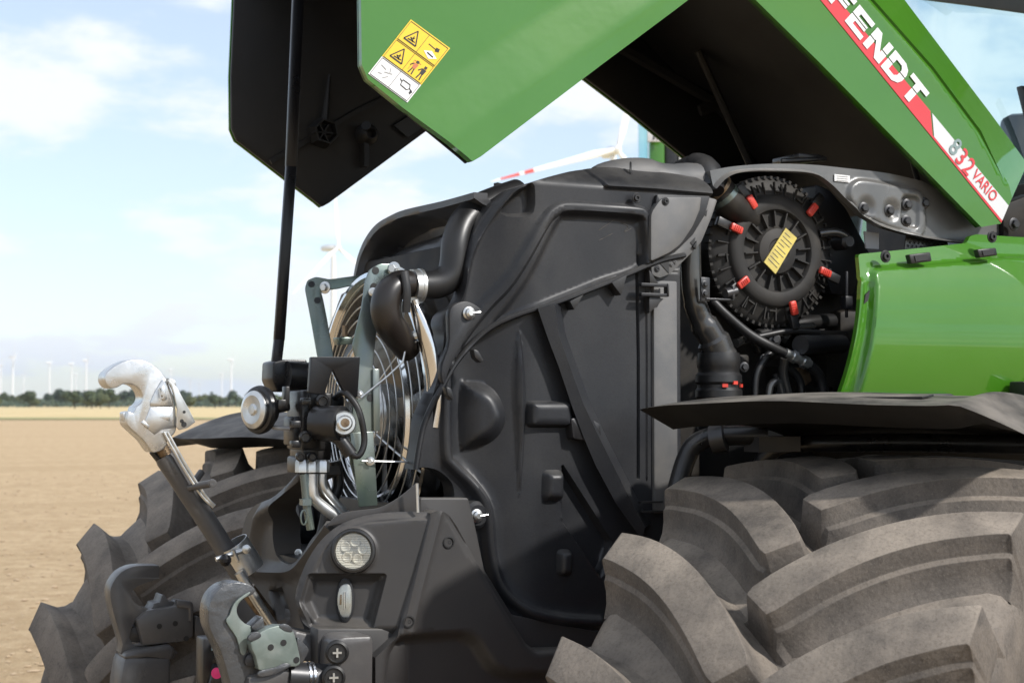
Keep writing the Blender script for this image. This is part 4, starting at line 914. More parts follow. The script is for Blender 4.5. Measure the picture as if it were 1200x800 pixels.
for i, (px, rad) in enumerate(((354, 13), (365, 12), (378, 12))):
    p = W(px, 547, y=-.20 + .0 * i); g = G(); g.lathe(p + Vector((0, 0, -.010)), (0, 0, 1), [(.0135, 0), (.0135, .02), (.011, .024), (.0, .024)], 6); mk('pipe_nut', g, 'zinc_bright', valve)
for pts, r, m in ((((356, 555), (358, 575), (360, 596), (364, 620)), .008, 'zinc'), (((366, 555), (366, 575), (369, 585), (384, 598), (402, 611)), .0115, 'zinc_bright'), (((378, 555), (378, 568), (384, 578), (398, 594), (408, 604)), .0085, 'zinc_bright')):
    g = G(); g.tube(spl([W(a, b, y=-.20) for a, b in pts], 6), r, 14); mk('steel_pipe', g, m, valve)
g = G(); g.tube(spl([W(376, 560, y=-.12), W(384, 590, y=-.12), W(374, 640, y=-.12)], 5), .012, 12); g.tube(spl([W(392, 540, y=-.1), W(396, 570, y=-.1), W(380, 600, y=-.1)], 5), .012, 12); mk('hydraulic_hose', g, 'rubber', valve)
g = G(); p = W(356, 606, y=-.205); g.tube([p + Vector((math.cos(t) * .006, 0, math.sin(t) * .014)) for t in np.linspace(0, 6.28, 20)], .0018, 6); g.box(W(358, 588, y=-.205), (.018, .018, .012)); mk('lanyard_ring', g, 'zinc', valve)
# horn
hd = Vector((-.93, -.36, .02)).normalized(); hc_ = W(303, 480, y=-.12)
g = G(); g.lathe(hc_, hd, [(0, -.03), (.03, -.028), (.036, -.014), (.046, -.010), (.048, -.002), (.046, .004), (.040, .006), (.039, .011), (.034, .013)], 40); horn = mk('horn', g, 'black_paint', T)
g = G(); g.lathe(hc_ + hd * .010, hd, [(.0375, 0), (.037, .004), (.028, .008), (.012, .005), (.009, .0085), (0, .009)], 36); mk('horn_disc', g, 'zinc_bright', horn)
g = G(); g.tube([hc_ - hd * .02, W(338, 474, y=-.14)], .012, 12); g.box(W(335, 466, y=-.14), (.010, .02, .045)); g.box(W(330, 474, y=-.14), (.02, .02, .02)); mk('horn_bracket', g, 'black_paint', horn, bevel=.002)
g = G(); g.tube(spl([W(316, 498, y=-.12), W(324, 501, y=-.14), (W(344, 502, y=-.15))], 5), .0045, 8); mk('horn_wire', g, 'print_grey', horn)

# ---- front cover (bumper) with lamps
ya = math.radians(22)
bp = Pl(W(500, 680, y=-.412), (-math.sin(ya), -math.cos(ya), .06))
lamp_out = spl([(466, 744), (420, 744), (382, 743), (360, 734), (351, 722), (346, 704), (347, 692), (351, 678), (361, 655), (376, 633), (396, 616), (420, 606), (446, 601), (482, 599), (504, 600)], 4)
rec = rnd([(362, 673), (452, 673), (436, 736), (364, 733), (352, 705)], 3)
fog = [(404 + 10 * math.cos(t), 703 + 25 * math.sin(t)) for t in np.linspace(0, 6.283, 25)[:-1]]
front = relief('front_cover', bp, lamp_out + [(487, 670)], [ridge(spl([(466, 744), (382, 743), (351, 722), (346, 704), (361, 655), (396, 616), (446, 601), (504, 600)], 4), .016, -.010),
    step(rec, -.010, .006), step([tuple(np.array((404, 704)) + (np.array(q) - np.array((404, 704))) * np.array((.86, .82))) for q in rec], -.016, .016),
    step([(414 + 28 * math.cos(t), 645 + 27 * math.sin(t)) for t in np.linspace(0, 6.283, 33)[:-1]], .004, .008), ridge([(372, 668), (380, 645), (400, 622), (430, 612), (500, 606)], .004, -.002)], 'bumper', T, st=.0055, thick=.03, ang=50, holes=[[(414 + 21.5 * math.cos(t), 645 + 21.5 * math.sin(t)) for t in np.linspace(0, 6.283, 33)[:-1]]])
front['label'] = 'grey-black plastic front cover with two lamps'
bN = bp.N
def lamp(px, py, r, dirn, nm, lab, sq=1.0, off=.006):
    c = bp.p(px, py) + bN * off; g = G(); D = Vector(dirn).normalized()
    g.lathe(c, D, [(r * 1.28, -.03), (r * 1.28, .002), (r * 1.22, .007), (r * 1.10, .008), (r * 1.02, .003), (r * .98, -.03)], 40, cap=False); o = mk(nm, g, 'black_paint', front); o['label'] = lab
    g = G(); g.lathe(c, D, [(0, -.016), (r * .55, -.014), (r, -.002)], 36, cap=False); mk('reflector', g, 'lamp_white', o)
    for k in range(5):
        a = k * 1.257; q = c + (D.orthogonal().normalized() * math.cos(a) + D.cross(D.orthogonal().normalized()) * math.sin(a)) * r * .52 - D * .010; g = G(); g.lathe(q, D, [(r * .32, 0), (r * .25, .004), (r * .12, .001), (0, 0)], 14, cap=False); mk('lamp_cup', g, 'lamp_white', o)
    g = G(); n = 15
    for k in range(n):
        y = (k + .5) / n * 2 - 1; wv = math.sqrt(max(0, 1 - y * y)) * r; e = D.cross(Vector((0, 0, 1))).normalized(); u = e.cross(D).normalized(); g.tube([c + u * (y * r) - e * wv + D * (-.001), c + u * (y * r) + e * wv + D * (-.001)], .0009, 6)
    mk('lens_rib', g, 'lens', o)
    g = G(); g.lathe(c, D, [(r, .001), (r * .7, .004), (0, .006)], 36); mk('lens', g, 'lens', o)
    return o
lamp(414, 645, .0325, bN + Vector((0, 0, .05)), 'work_lamp', 'round clear work lamp')
el = lambda cx, cy, rx, ry, n=28: [(cx + rx * math.cos(t), cy + ry * math.sin(t)) for t in np.linspace(0, 2 * math.pi, n + 1)[:-1]]
bq = Pl(bp.O - bN * .014, bN)
g = G(); g.prism([bq.p(*q) for q in el(404.5, 703, 11, 26.5)], bN, .02); fl = mk('fog_lamp', g, 'plastic', front, bevel=.003); fl['label'] = 'narrow lower lamp set in the angular recess'
g = G(); g.prism([bq.p(*q) + bN * .0012 for q in el(403.8, 703, 8.6, 23)], bN, .002); mk('lamp_well', g, 'print_black', fl)
lens_px = spl([(401, 685), (408, 684), (411.5, 690), (412.4, 703), (411.5, 716), (408, 722), (401, 721.5), (396.8, 713), (395.4, 703), (396.8, 692)], 3, True)
g = G(); g.prism([bq.p(*q) + bN * .006 for q in lens_px], bN, .006); mk('reflector', g, 'zinc_bright', fl, bevel=.002)
g = G(); g.prism([bq.p(*q) + bN * .0085 for q in [tuple(np.array((404, 703)) + (np.array(q) - np.array((404, 703))) * 1.04) for q in lens_px]], bN, .002); mk('lens', g, 'lens', fl, bevel=.0008)
for (x0, y0), (x1, y1), mm in (((399, 708), (399.5, 696), 'thread'), ((404, 713), (404, 693), 'chrome')):
    g = G(); g.tube([bq.p(x0, y0) + bN * .0065, bq.p(x1, y1) + bN * .0065], .002, 8); mk('lamp_facet', g, mm, fl)
g = G(); g.prism([W(*q, y=-.385) for q in ((372, 736), (474, 736), (480, 800), (372, 800))], (0, -1, 0), .04); mk('lower_cover', g, 'bumper', front, bevel=.004)
# side cover right of the seam
bs = PY(-.412)
so_ = [(505, 601), (512, 598), (520, 599), (528, 604), (536, 616), (570, 676), (600, 726), (618, 754), (629, 762), (700, 760), (720, 800), (640, 840), (440, 840), (440, 770), (467, 745), (488, 668)]
sc_ = relief('side_cover', bs, so_, [step(rnd([(452, 830), (458, 765), (470, 748), (545, 744), (560, 752), (580, 784), (600, 792), (700, 792), (700, 850), (452, 850)], 8), -.028, .022), ridge([(503, 603), (486, 672), (468, 744)], .005, -.006), ridge([(517, 600), (494, 690), (482, 744)], .006, .002), ridge([(526, 603), (570, 676), (600, 726), (618, 754), (629, 762), (700, 760)], .008, -.006)], 'bumper', front, st=.007, thick=.06, ang=50)
for q in ((526, 635), (479, 728)):
    g = G(); g.lathe(W(*q, y=-.4135), (0, -1, 0), [(.0115, 0), (.0115, .001), (.009, .0012), (.008, -.004)], 20, cap=False); mk('screw_recess', g, 'print_black', sc_); bolt(W(*q, y=-.409), (0, -1, 0), .0042, sc_, 'plastic_dark', 'socket')
g = G(); g.prism([W(*q, y=-.365) for q in rnd([(492, 583), (549, 583), (556, 610), (568, 668), (600, 720), (700, 740), (700, 775), (620, 775), (540, 640), (492, 610)], 3)], (0, -1, 0), .03); mk('inner_cover', g, 'bumper', front, bevel=.003)
# curved lip rising beside the fan
g = G(); g.prism([bp.p(*q) - bN * .02 for q in spl([(383, 617), (389, 608), (404, 600), (425, 597), (446, 594), (468, 582), (489, 565)], 3) + [(491, 600), (446, 604), (410, 612)]], bN, .03); mk('fan_lip', g, 'bumper', front, bevel=.003)
g = G(); g.tube([W(489, 566, y=-.40), W(490, 600, y=-.40)], .003, 8); mk('trim_edge', g, 'zinc_bright', front)
# front wall with the U opening
up_ = PX(-.64)
uo = spl([(276, 700), (279, 660), (284, 622), (290, 602), (302, 590), (322, 583), (338, 572), (352, 553), (364, 546)], 4) + spl([(366, 556), (352, 570), (338, 582), (325, 594), (320, 612), (320, 634), (325, 652), (336, 660), (346, 659), (355, 648), (366, 630), (385, 610)], 4) + [(396, 640), (352, 690), (350, 720), (360, 745), (300, 760), (276, 745)]
relief('front_wall', up_, uo, [ridge(spl([(300, 660), (303, 625), (309, 603), (325, 592), (345, 574), (360, 556)], 4), .03, .02), ridge(spl([(290, 668), (320, 670), (345, 668), (362, 650), (390, 612)], 4), .02, .012), step([(316, 692), (330, 690), (339, 722), (326, 724)], -.02, .012)], 'bumper', front, st=.010, thick=.06, ang=50)
g = G(); a = W(300, 600, x=-.46); g.box((-.46, .05, 1.37), (.02, .50, .24)); mk('cavity_wall', g, 'plastic_dark', front)
g = G(); g.box((-.55, .05, 1.375), (.17, .48, .015)); mk('cavity_floor', g, 'plastic_dark', front)
g = G(); g.lathe(W(345, 615, x=-.50), (-1, 0, 0), [(.075, -.02), (.072, .012), (.05, .02), (0, .02)], 28); mk('cavity_cap', g, 'plastic', front)
bolt(W(350, 648, x=-.60), (-.8, -.6, 0), .006, front, 'zinc_bright'); g = G(); g.tube([W(335, 652, x=-.58), W(349, 651, x=-.58)], .004, 8); mk('cavity_rod', g, 'steel_dark', front)
g = G(); g.box((-.45, 0, 1.10), (.36, .62, .36)); mk('linkage_frame', g, 'link_paint', T, bevel=.03)

# ---- lower links with their hooks
def z2(x, y): return (120 + x / 3.75, 640 + y / 3.75)
def hookpart(nm, zp, y, th, m, par, bev=.004, n=3, curve=True):
    P = [z2(*q) for q in zp]; P = spl(P, n, True) if curve else P
    g = G(); g.prism([W(*q, y=y) for q in P], (0, -1, 0), th); return mk(nm, g, m, par, bevel=bev, seg=2, ang=40)
nh = hookpart('lower_link_hook', [(466, 290), (476, 240), (500, 200), (540, 170), (590, 157), (640, 164), (666, 180), (672, 198), (655, 214), (630, 225), (606, 245), (593, 275), (600, 307), (625, 335), (655, 350), (700, 380), (760, 440), (790, 540), (760, 600), (690, 640), (580, 640), (560, 590), (545, 540), (520, 460), (490, 400), (470, 350)], -.425, .055, 'link_worn', T, .010); nh['label'] = 'worn near lower link hook with bare green-grey plate'
hookpart('face_plate', [(545, 330), (560, 300), (580, 250), (620, 215), (650, 200), (640, 215), (606, 240), (590, 275), (598, 310), (625, 338), (655, 352), (650, 380), (640, 420), (628, 470), (610, 470), (590, 400)], -.432, .006, 'plate_green', nh, .002)
hookpart('hook_plate', [(650, 425), (700, 372), (770, 347), (830, 358), (850, 400), (862, 450), (872, 510), (850, 528), (780, 528), (700, 545), (686, 535), (672, 480)], -.452, .03, 'plate_green', nh, .003, 2)
hookpart('latch_tooth', [(652, 352), (690, 318), (706, 306), (716, 348), (705, 372), (665, 372)], -.436, .035, 'link_worn', nh, .003, curve=False)
for zp in ([(640, 400), (662, 378), (690, 376), (698, 396), (672, 412), (648, 416)], [(778, 350), (800, 340), (826, 350), (836, 374), (808, 372), (790, 362)], [(690, 548), (760, 530), (800, 512), (830, 524), (760, 560), (690, 572)]):
    hookpart('weld_seam', zp, -.4535, .008, 'link_worn', nh, .002)
for x, y in ((740, 442), (796, 422), (853, 498)):
    g = G(); g.lathe(W(*z2(x, y), y=-.4525), (0, -1, 0), [(.0055, 0), (.0055, .0006), (0, .0006)], 16); mk('hole', g, 'print_black', nh)
hookpart('hook_cap', [(856, 400), (890, 430), (908, 455), (892, 488), (874, 512), (862, 470)], -.445, .045, 'link_worn', nh, .006)
g = G(); g.prism([W(*z2(*q), y=-.44) for q in ((640, 575), (830, 532), (832, 620), (640, 660))], (0, -1, 0), .07); mk('link_shoulder', g, 'link_paint', nh, bevel=.008)
g = G(); g.lathe(W(*z2(655, 500), y=-.432), (0, -1, 0), [(.012, -.02), (.012, .002), (.006, .004), (0, .004)], 16); mk('latch_pin', g, 'steel_dark', nh)
fh = hookpart('lower_link_hook', [(35, 200), (46, 160), (80, 115), (130, 90), (180, 84), (246, 84), (249, 85), (249, 88), (249, 136), (249, 140), (246, 141), (190, 160), (150, 176), (126, 205), (131, 235), (165, 262), (213, 276), (228, 250), (252, 245), (262, 216), (275, 215), (292, 242), (325, 247), (320, 330), (270, 330), (160, 322), (140, 330), (118, 400), (150, 440), (180, 440), (310, 440), (308, 492), (95, 492), (90, 430), (60, 330), (40, 250)], .40, .055, 'link_paint', T, .009, 2); fh['label'] = 'dark grey far lower link hook'
hookpart('hook_plate', [(150, 322), (200, 280), (320, 262), (330, 236), (395, 245), (401, 262), (400, 396), (345, 420), (180, 436), (170, 400)], .385, .05, 'link_paint', fh, .004, 2, False)
hookpart('plate_edge', [(326, 232), (396, 242), (402, 262), (400, 330), (380, 330), (380, 275), (328, 268)], .380, .02, 'link_paint', fh, .004, 2, False)
for x, y in ((250, 350), (320, 338), (368, 404)):
    g = G(); g.lathe(W(*z2(x, y), y=.3845), (0, -1, 0), [(.006, 0), (.006, .0006), (0, .0006)], 16); mk('hole', g, 'print_black', fh)
hookpart('hook_cap', [(408, 310), (440, 320), (462, 345), (462, 385), (440, 400), (410, 408)], .40, .05, 'link_paint', fh, .008)
g = G(); g.lathe(W(*z2(150, 385), y=.41), (0, -1, 0), [(.02, -.02), (.018, .004), (0, .006)], 18); mk('latch_pin', g, 'steel_dark', fh)
g = G(); g.prism([W(*z2(*q), y=.37) for q in ((96, 486), (306, 486), (302, 560), (296, 900), (60, 900), (76, 600))], (0, -1, 0), .10); mk('link_arm', g, 'link_paint', fh, bevel=.012)
g = G(); g.prism([W(*z2(*q), y=.372) for q in ((98, 470), (150, 455), (300, 430), (320, 450), (306, 500), (200, 488), (96, 500))], (0, -1, 0), .06); mk('weld_seam', g, 'link_paint', fh, bevel=.012)
# near link: pivot casting, shaft and bolted bracket
g = G(); g.prism([W(*q, y=-.35) for q in rnd([(345, 738), (360, 742), (396, 748), (400, 790), (380, 800), (345, 790), (340, 760)], 6)], (0, -1, 0), .12); mk('link_casting', g, 'link_paint', T, bevel=.012)
g = G(); g.tube([W(335, 792, y=-.42), W(392, 796, y=-.42)], .027, 24); sh = mk('link_shaft', g, 'steel_dark', T)
for px in (357, 362): g = G(); g.tube([W(px, 793, y=-.42), W(px + 2.4, 793, y=-.42)], .0285, 28); mk('shaft_ring', g, 'chrome', sh)
g = G(); g.prism([W(*q, y=-.455) for q in rnd([(393, 752), (402, 746), (436, 745), (438, 752), (437, 830), (388, 830)], [6, 5, 4, 2, 0, 0])], (0, -1, 0), .10); lb = mk('link_bracket', g, 'link_paint', T, bevel=.008)
for q in ((395, 764), (391, 793)):
    c = W(*q, y=-.457); g = G(); g.lathe(c, (-.3, -.95, 0), [(.021, -.01), (.021, .003), (.017, .006), (.015, .003), (0, .003)], 28); o = mk('cross_screw', g, 'print_black', lb)
    g = G(); d = Vector((-.3, -.95, 0)).normalized(); e = Vector((.95, -.3, 0)); g.box(c + d * .004, (.016, .004, .0035), (e, d, Vector((0, 0, 1)))); g.box(c + d * .0042, (.0035, .004, .016), (e, d, Vector((0, 0, 1)))); mk('cross_slot', g, 'zinc_bright', o)
# hydraulic couplings low between the hooks
g = G(); g.tube([W(246, 765, y=-.05), W(270, 772, y=-.05)], .03, 20); g.tube([W(240, 792, y=-.05), W(285, 800, y=-.05)], .04, 20); g.box(W(248, 778, y=-.05), (.05, .05, .11)); cb_ = mk('coupling_block', g, 'black_paint', T, bevel=.004)
g = G(); g.lathe(W(254, 788, y=-.12), (-.3, -.95, 0), [(.0105, 0), (.0105, .004), (0, .005)], 20); g.v = [(v[0], v[1], v[2]) for v in g.v]; mk('colour_cap', g, 'magenta', cb_)
g = G(); g.tube([W(252, 754, y=-.10), W(258, 757, y=-.10)], .014, 14); mk('coupling_nut', g, 'zinc', cb_)

# ---- top link: a thing of its own, pinned into the front cover
TLK = empty('top_link', (-.66, 0, 1.22), 'grey tube top link with silver cast hook leaning out of the front cover', 'top link')
def tk(nm, g, m, par=None, **k):
    o = mk(nm, g, m, None, **k); o.parent = par or TLK; o.matrix_parent_inverse = TLK_INV if par is None else Matrix.Identity(4); return o
bpy.context.view_layer.update(); TLK_INV = TLK.matrix_world.inverted()
def z8(x, y): return (x / 3.6375, 380 + y / 3.6375)
hk = [(447, 226), (458, 202), (500, 171), (545, 153), (592, 150), (640, 165), (680, 195), (706, 226), (722, 265), (742, 320), (750, 380), (751, 440), (742, 466), (716, 488), (710, 515), (690, 535), (660, 546), (644, 538), (620, 503), (600, 482), (552, 438), (541, 417), (545, 372), (568, 378), (580, 352), (594, 342), (606, 325), (607, 300), (590, 270), (562, 254), (525, 254), (500, 268), (472, 271), (452, 252)]
g = G(); g.prism([W(*z8(*q), y=-.030) for q in spl(hk, 3, True)], (0, -1, 0), .058); hook = tk('hook', g, 'cast_zinc', bevel=.009, seg=3, ang=45); hook['label'] = 'silver cast catch hook open to the left'
def hp_(nm, zp, y, th, m, bev=.002, sm=2):
    g = G(); g.prism([W(*z8(*q), y=y) for q in (spl(zp, sm, True) if sm else zp)], (0, -1, 0), th); return tk(nm, g, m, hook, bevel=bev, ang=40)
hp_('raised_web', [(640, 330), (660, 285), (690, 236), (706, 228), (722, 270), (738, 330), (738, 352), (640, 350)], -.033, .006, 'cast_zinc', .0035, 0)
hp_('tag_frame', [(680, 268), (700, 260), (714, 318), (694, 326)], -.0365, .004, 'cast_zinc', .0014, 0)
hp_('tag_frame', [(600, 418), (612, 408), (640, 432), (630, 446)], -.0325, .004, 'cast_zinc', .0014, 0)
hp_('triangle_mark', [(678, 396), (728, 376), (726, 414)], -.0325, .004, 'cast_zinc', .0014, 0)
hp_('side_web', [(640, 352), (738, 354), (745, 440), (690, 448), (660, 470), (610, 430)], -.0318, .004, 'cast_zinc', .0025, 0)
for w_, zz_, up2 in (('CBM', (686, 318), (12, -45)),):
    pass
def htext(body, o, xd, yd):
    cu = bpy.data.curves.new('t', 'FONT'); cu.body = body; cu.extrude = .02; cu.offset = .02; ob = bpy.data.objects.new('t', cu); COL.objects.link(ob); bpy.context.view_layer.update()
    me = bpy.data.meshes.new_from_object(ob.evaluated_get(bpy.context.evaluated_depsgraph_get())); bpy.data.objects.remove(ob)
    for v in me.vertices:
        q = np.array(o) + np.array(xd) * v.co.x + np.array(yd) * v.co.y; v.co = W(*z8(*q), y=-.0385 - v.co.z * .05)
    me.materials.append(M['cast_zinc']); me.name = 'raised_lettering'; o2 = link('raised_lettering', me, hook); return o2
htext('CBM', (700, 314), (-6, -22), (-22, 6))
hp_('catch', [(522, 375), (545, 368), (560, 378), (556, 402), (545, 414), (527, 411)], -.012, .026, 'zinc_bright', .002, 0)
hp_('inner_face', [(578, 352), (592, 340), (605, 320), (600, 344), (590, 362), (572, 380)], -.010, .02, 'zinc_bright', .001, 0)
lev = hp_('release_lever', [(712, 231), (738, 250), (758, 272), (782, 318), (808, 365), (833, 416), (800, 440), (766, 450), (752, 436), (756, 360), (742, 300), (728, 262)], -.040, .006, 'zinc_bright', .001, 0)
hp_('lever_back', [(716, 228), (748, 240), (752, 262), (738, 270)], -.034, .02, 'zinc_bright', .001, 0)
for x, y, r in ((785, 373, .003), (775, 412, .004), (784, 426, .0055)):
    g = G(); g.lathe(W(*z8(x, y), y=-.0404), (0, -1, 0), [(r, 0), (r, .0005), (0, .0005)], 16); tk('lever_hole', g, 'print_black', hook)
def tl(px, py, y=0.0): return W(px, py, y=y)
g = G(); g.tube([tl(184, 518), tl(199, 541)], .0135, 20)
for k in range(7): a = tl(187 + k * 1.7, 522 + k * 2.6); g.tube([a, a + (tl(199, 541) - tl(184, 518)).normalized() * .003], .0152, 20)
tk('threaded_rod', g, 'thread')
g = G(); pp = [tl(193, 533), tl(196, 538), tl(206, 553), tl(222, 578), tl(228, 588), tl(250, 622), tl(275, 662), tl(284, 676)]; g.tube(pp, [.0205, .0225, .0222, .0215, .0205, .0205, .0205, .0200], 28); tube_ = tk('tube', g, 'link_paint')
g = G(); g.tube([tl(183, 522), tl(179, 530), tl(186, 538)], .007, 8); tk('thread_guard', g, 'black_paint', tube_)
g = G(); g.tube([tl(222, 571, -.02), tl(249, 566, -.075)], .0075, 14); g.lathe(tl(249, 566, -.075), (-.2, -.95, 0), [(.0085, -.004), (.0085, .003), (.004, .004), (0, .003)], 14); g.tube([tl(226, 567, .02), tl(236, 553, .04)], .0075, 12); tk('cross_pin', g, 'link_paint', tube_)
g = G()
for o_ in (0, 4.5): g.tube(spl([tl(192 + o_, 506 + o_ * .1, -.034), tl(214 + o_, 546, -.036), tl(236 + o_, 580, -.036), tl(250 + o_ * .4, 594 - o_ * .4, -.036)], 4), .0028, 8)
tk('wire_handle', g, 'zinc_bright')
a_ = (tl(285, 676) - tl(262, 640)).normalized()
g = G(); c0 = tl(283, 654, -.0); g.lathe(c0 - a_ * .036, a_, [(.0320, 0), (.0335, .0), (.0335, .066), (.0310, .066), (.0310, .0)], 32, cap=False); cl = tk('clamp_ring', g, 'zinc_bright')
g = G(); g.tube([tl(253, 655, -.045), tl(293, 642, -.045)], .0052, 12); tk('clamp_pin', g, 'zinc_bright', cl)
g = G(); g.lathe(tl(264, 656, -.055), (0, 0, 1), [(.001, -.0125), (.0075, -.010), (.0120, -.003), (.0120, .003), (.0075, .010), (.001, .0125)], 20); tk('ball_knob', g, 'black_gloss', cl)
g = G(); g.tube([tl(273, 644, -.05), tl(279, 657, -.05), tl(280, 657, -.05)], .004, 8); g.lathe(tl(289, 643, -.05), (-.2, -.9, 0), [(.009, -.006), (.009, .004), (.005, .006), (0, .006)], 16); tk('clamp_hook', g, 'zinc_bright', cl)
g = G(); g.tube([tl(280, 670, -.035), tl(303, 707, -.035), tl(322, 736, -.035)], .0098, 16); tk('piston_rod', g, 'zinc_bright')
g = G(); g.tube([tl(290, 690, .035), tl(318, 728, .035)], .017, 16); tk('rod_guard', g, 'thread')

# ---- air filter
AY = -.25; ac = W(904, 295, y=AY); A = Vector((0, -1, 0))
g = G(); g.lathe(ac, A, [(.150, -.22), (.156, -.03), (.164, -.03), (.164, -.006), (.158, .0), (.150, .003), (.136, .010), (.126, .014), (.1235, .019), (.119, .0235), (.110, .026), (.100, .0265), (.092, .0245), (.0885, .020), (.087, .013), (.057, .012), (.053, .018), (.049, .024), (.036, .028), (.028, .029), (.024, .026), (0, .026)], 64); af = mk('air_filter', g, 'filter_plastic', T, ang=30); af['label'] = 'round ribbed air filter housing with red clips'
for k in range(16):
    a = k * math.pi / 8 + .1; e = Vector((math.cos(a), 0, math.sin(a))); g = G(); g.box(ac + e * .0715 + A * .0185, (.033, .014, .0030), (e, A, e.cross(A))); mk('lid_rib', g, 'filter_plastic', af)
g = G()
for k in range(60):
    a = k * math.pi / 30; e = Vector((math.cos(a), 0, math.sin(a))); g.box(ac + e * .1645 + A * -.010, (.007, .024, .006), (e, A, e.cross(A)))
    if k % 2: g.box(ac + e * .138 + A * .012, (.032, .008, .0024), (e, A, e.cross(A)))
tag(mk('rim_teeth', g, 'filter_plastic', af), kind='stuff')
for k in range(14):
    a = k * math.pi / 7 + .15; e = Vector((math.cos(a), 0, math.sin(a))); g = G(); t_ = e.cross(A); g.box(ac + e * .132 + A * .015, (.003, .006, .018), (e, A, t_)); g.box(ac + e * .141 + t_ * .009 + A * .011, (.020, .006, .0025), (e, A, t_)); mk('rim_block', g, 'filter_plastic', af)
for q in ((880, 237), (951, 246), (862, 268), (870, 331), (929, 361), (966, 319)):
    c = W(*q, y=AY - .03); e = (c - ac); e.y = 0; e.normalize(); t_ = e.cross(A)
    g = G(); g.box(c + A * .003, (.032, .011, .017), (e, A, t_)); cpn = mk('red_clip', g, 'red_clip', af, bevel=.004)
    g = G(); g.box(c + e * .030 - A * .006, (.034, .012, .020), (e, A, t_)); mk('clip_strap', g, 'plastic_dark', cpn, bevel=.002)
    g = G()
    for i in range(4): g.box(c + e * (-.008 + .005 * i) + A * .0098, (.0012, .0012, .011), (e, A, t_))
    mk('clip_ridge', g, 'red_clip', cpn)
lab = [(921, 267), (934, 279), (909, 321), (895.5, 307)]
g = G(); g.prism([W(*q, y=AY - .0315) for q in lab], (0, -1, 0), .003); yl = mk('yellow_label', g, 'yellow_label', af)
g = G(); L_ = [np.array(q, float) for q in lab]
for i in range(9):
    t_ = .10 + i * .095; a = L_[0] + (L_[3] - L_[0]) * t_; b = L_[1] + (L_[2] - L_[1]) * t_; p, q = a + (b - a) * .12, a + (b - a) * (.9 if i % 3 else .6); g.tube([W(*p, y=AY - .0322), W(*q, y=AY - .0322)], .0006, 5)
mk('label_print', g, 'print_grey', yl)
g = G(); pp = spl([W(834, 212, y=-.26), W(845, 226, y=-.265), W(860, 243, y=-.265), W(878, 256, y=-.24)], 5); g.tube(pp, [.034] * 10 + [.031] * 6, 24); ih = mk('intake_hose', g, 'engine', T)
g = G(); a, b = W(846, 228, y=-.266), W(850, 233, y=-.266); g.tube([a, b], .0355, 24); mk('hose_clamp', g, 'zinc', ih)
g = G(); a, b = W(839, 220, y=-.266), W(842, 223, y=-.266); g.tube([a, b], .036, 24); mk('hose_band', g, 'thread', ih)

# ---- engine bay: grey frame plate with bolts
fpn = PY(-.335)
fo_ = spl([(832, 200), (860, 195), (904, 192), (950, 193), (990, 197), (1040, 203), (1080, 212)], 4) + [(1150, 250), (1190, 275), (1185, 290)] + spl([(1150, 287), (1117, 284), (1080, 279), (1050, 272), (1020, 261), (990, 236), (971, 217), (949, 204), (904, 201), (870, 202), (850, 208), (836, 222)], 4)
fr = relief('frame_plate', fpn, fo_, [ridge(spl([(836, 222), (850, 208), (870, 202), (904, 201), (949, 204), (971, 217), (990, 236), (1020, 261), (1050, 272), (1080, 279), (1117, 284), (1150, 287)], 4), .007, .012), step(spl([(993, 222), (1000, 213), (1012, 211), (1040, 216), (1068, 222), (1080, 232), (1080, 275), (1050, 270), (1020, 258), (996, 238)], 4, True), .010, .010),
    ridge([(1012, 244), (1012.2, 244)], .024, -.010, flat=.006), ridge([(1042, 247), (1042.2, 247)], .024, -.010, flat=.006), step(rnd([(1054, 230), (1074, 232), (1073, 268), (1053, 264)], 6), -.008, .008)], 'frame_grey', T, st=.006, thick=.02, ang=50); fr['label'] = 'grey pressed steel frame plate with bolts'
for q in ((1012, 244), (1042, 247), (1063, 240), (1062, 259), (1083, 238)): bolt(W(*q, y=-.342), (-.1, -.99, 0), .0085, fr, 'steel_dark')
g = G(); g.prism([W(*q, y=-.3385) for q in ((978, 204), (996, 206), (996, 214), (978, 212))], (0, -1, 0), .001); wl = mk('white_label', g, 'white', fr)
g = G()
for yy in (206.3, 208.8, 211.2): g.tube([W(980.5, yy, y=-.339), W(993.5, yy + 1.2, y=-.339)], .0006, 5)
mk('label_print', g, 'print_grey', wl)
# dark moulding below the plate, pipes and blocks in the bay
g = G(); g.prism([W(*q, y=-.20) for q in rnd([(955, 215), (972, 222), (992, 245), (1008, 275), (1021, 300), (1010, 312), (1000, 345), (975, 345), (960, 300)], 5)], (0, -1, 0), .1); mk('bay_moulding', g, 'plastic_dark', T, bevel=.012)
g = G(); g.tube(spl([W(960, 274, y=-.27), W(978, 272, y=-.28), W(990, 277, y=-.28), W(996, 288, y=-.27)], 5), .010, 14); mk('metal_pipe', g, 'duct_metal', T)
g = G(); g.lathe(W(994, 283, y=-.285), (0, -1, 0), [(.018, -.04), (.018, .0), (.012, .006), (0, .006)], 20); mk('pipe_boss', g, 'rubber', T)
g = G(); g.prism([W(*q, y=-.30) for q in ((1013, 271), (1030, 273), (1030, 292), (1015, 291))], (0, -1, 0), .004); mk('bay_label', g, 'print_grey', T)
g = G(); g.tube(spl([W(809, 285, y=-.30), W(810, 325, y=-.30), W(813, 350, y=-.30), W(822, 375, y=-.30), (W(834, 395, y=-.30)), W(841, 412, y=-.30), W(842, 422, y=-.30)], 5), [.022] * 11 + [.025] * 5 + [.030] * 5 + [.036] * 5 + [.040] * 5, 26); ad = mk('charge_air_pipe', g, 'duct_metal', T)
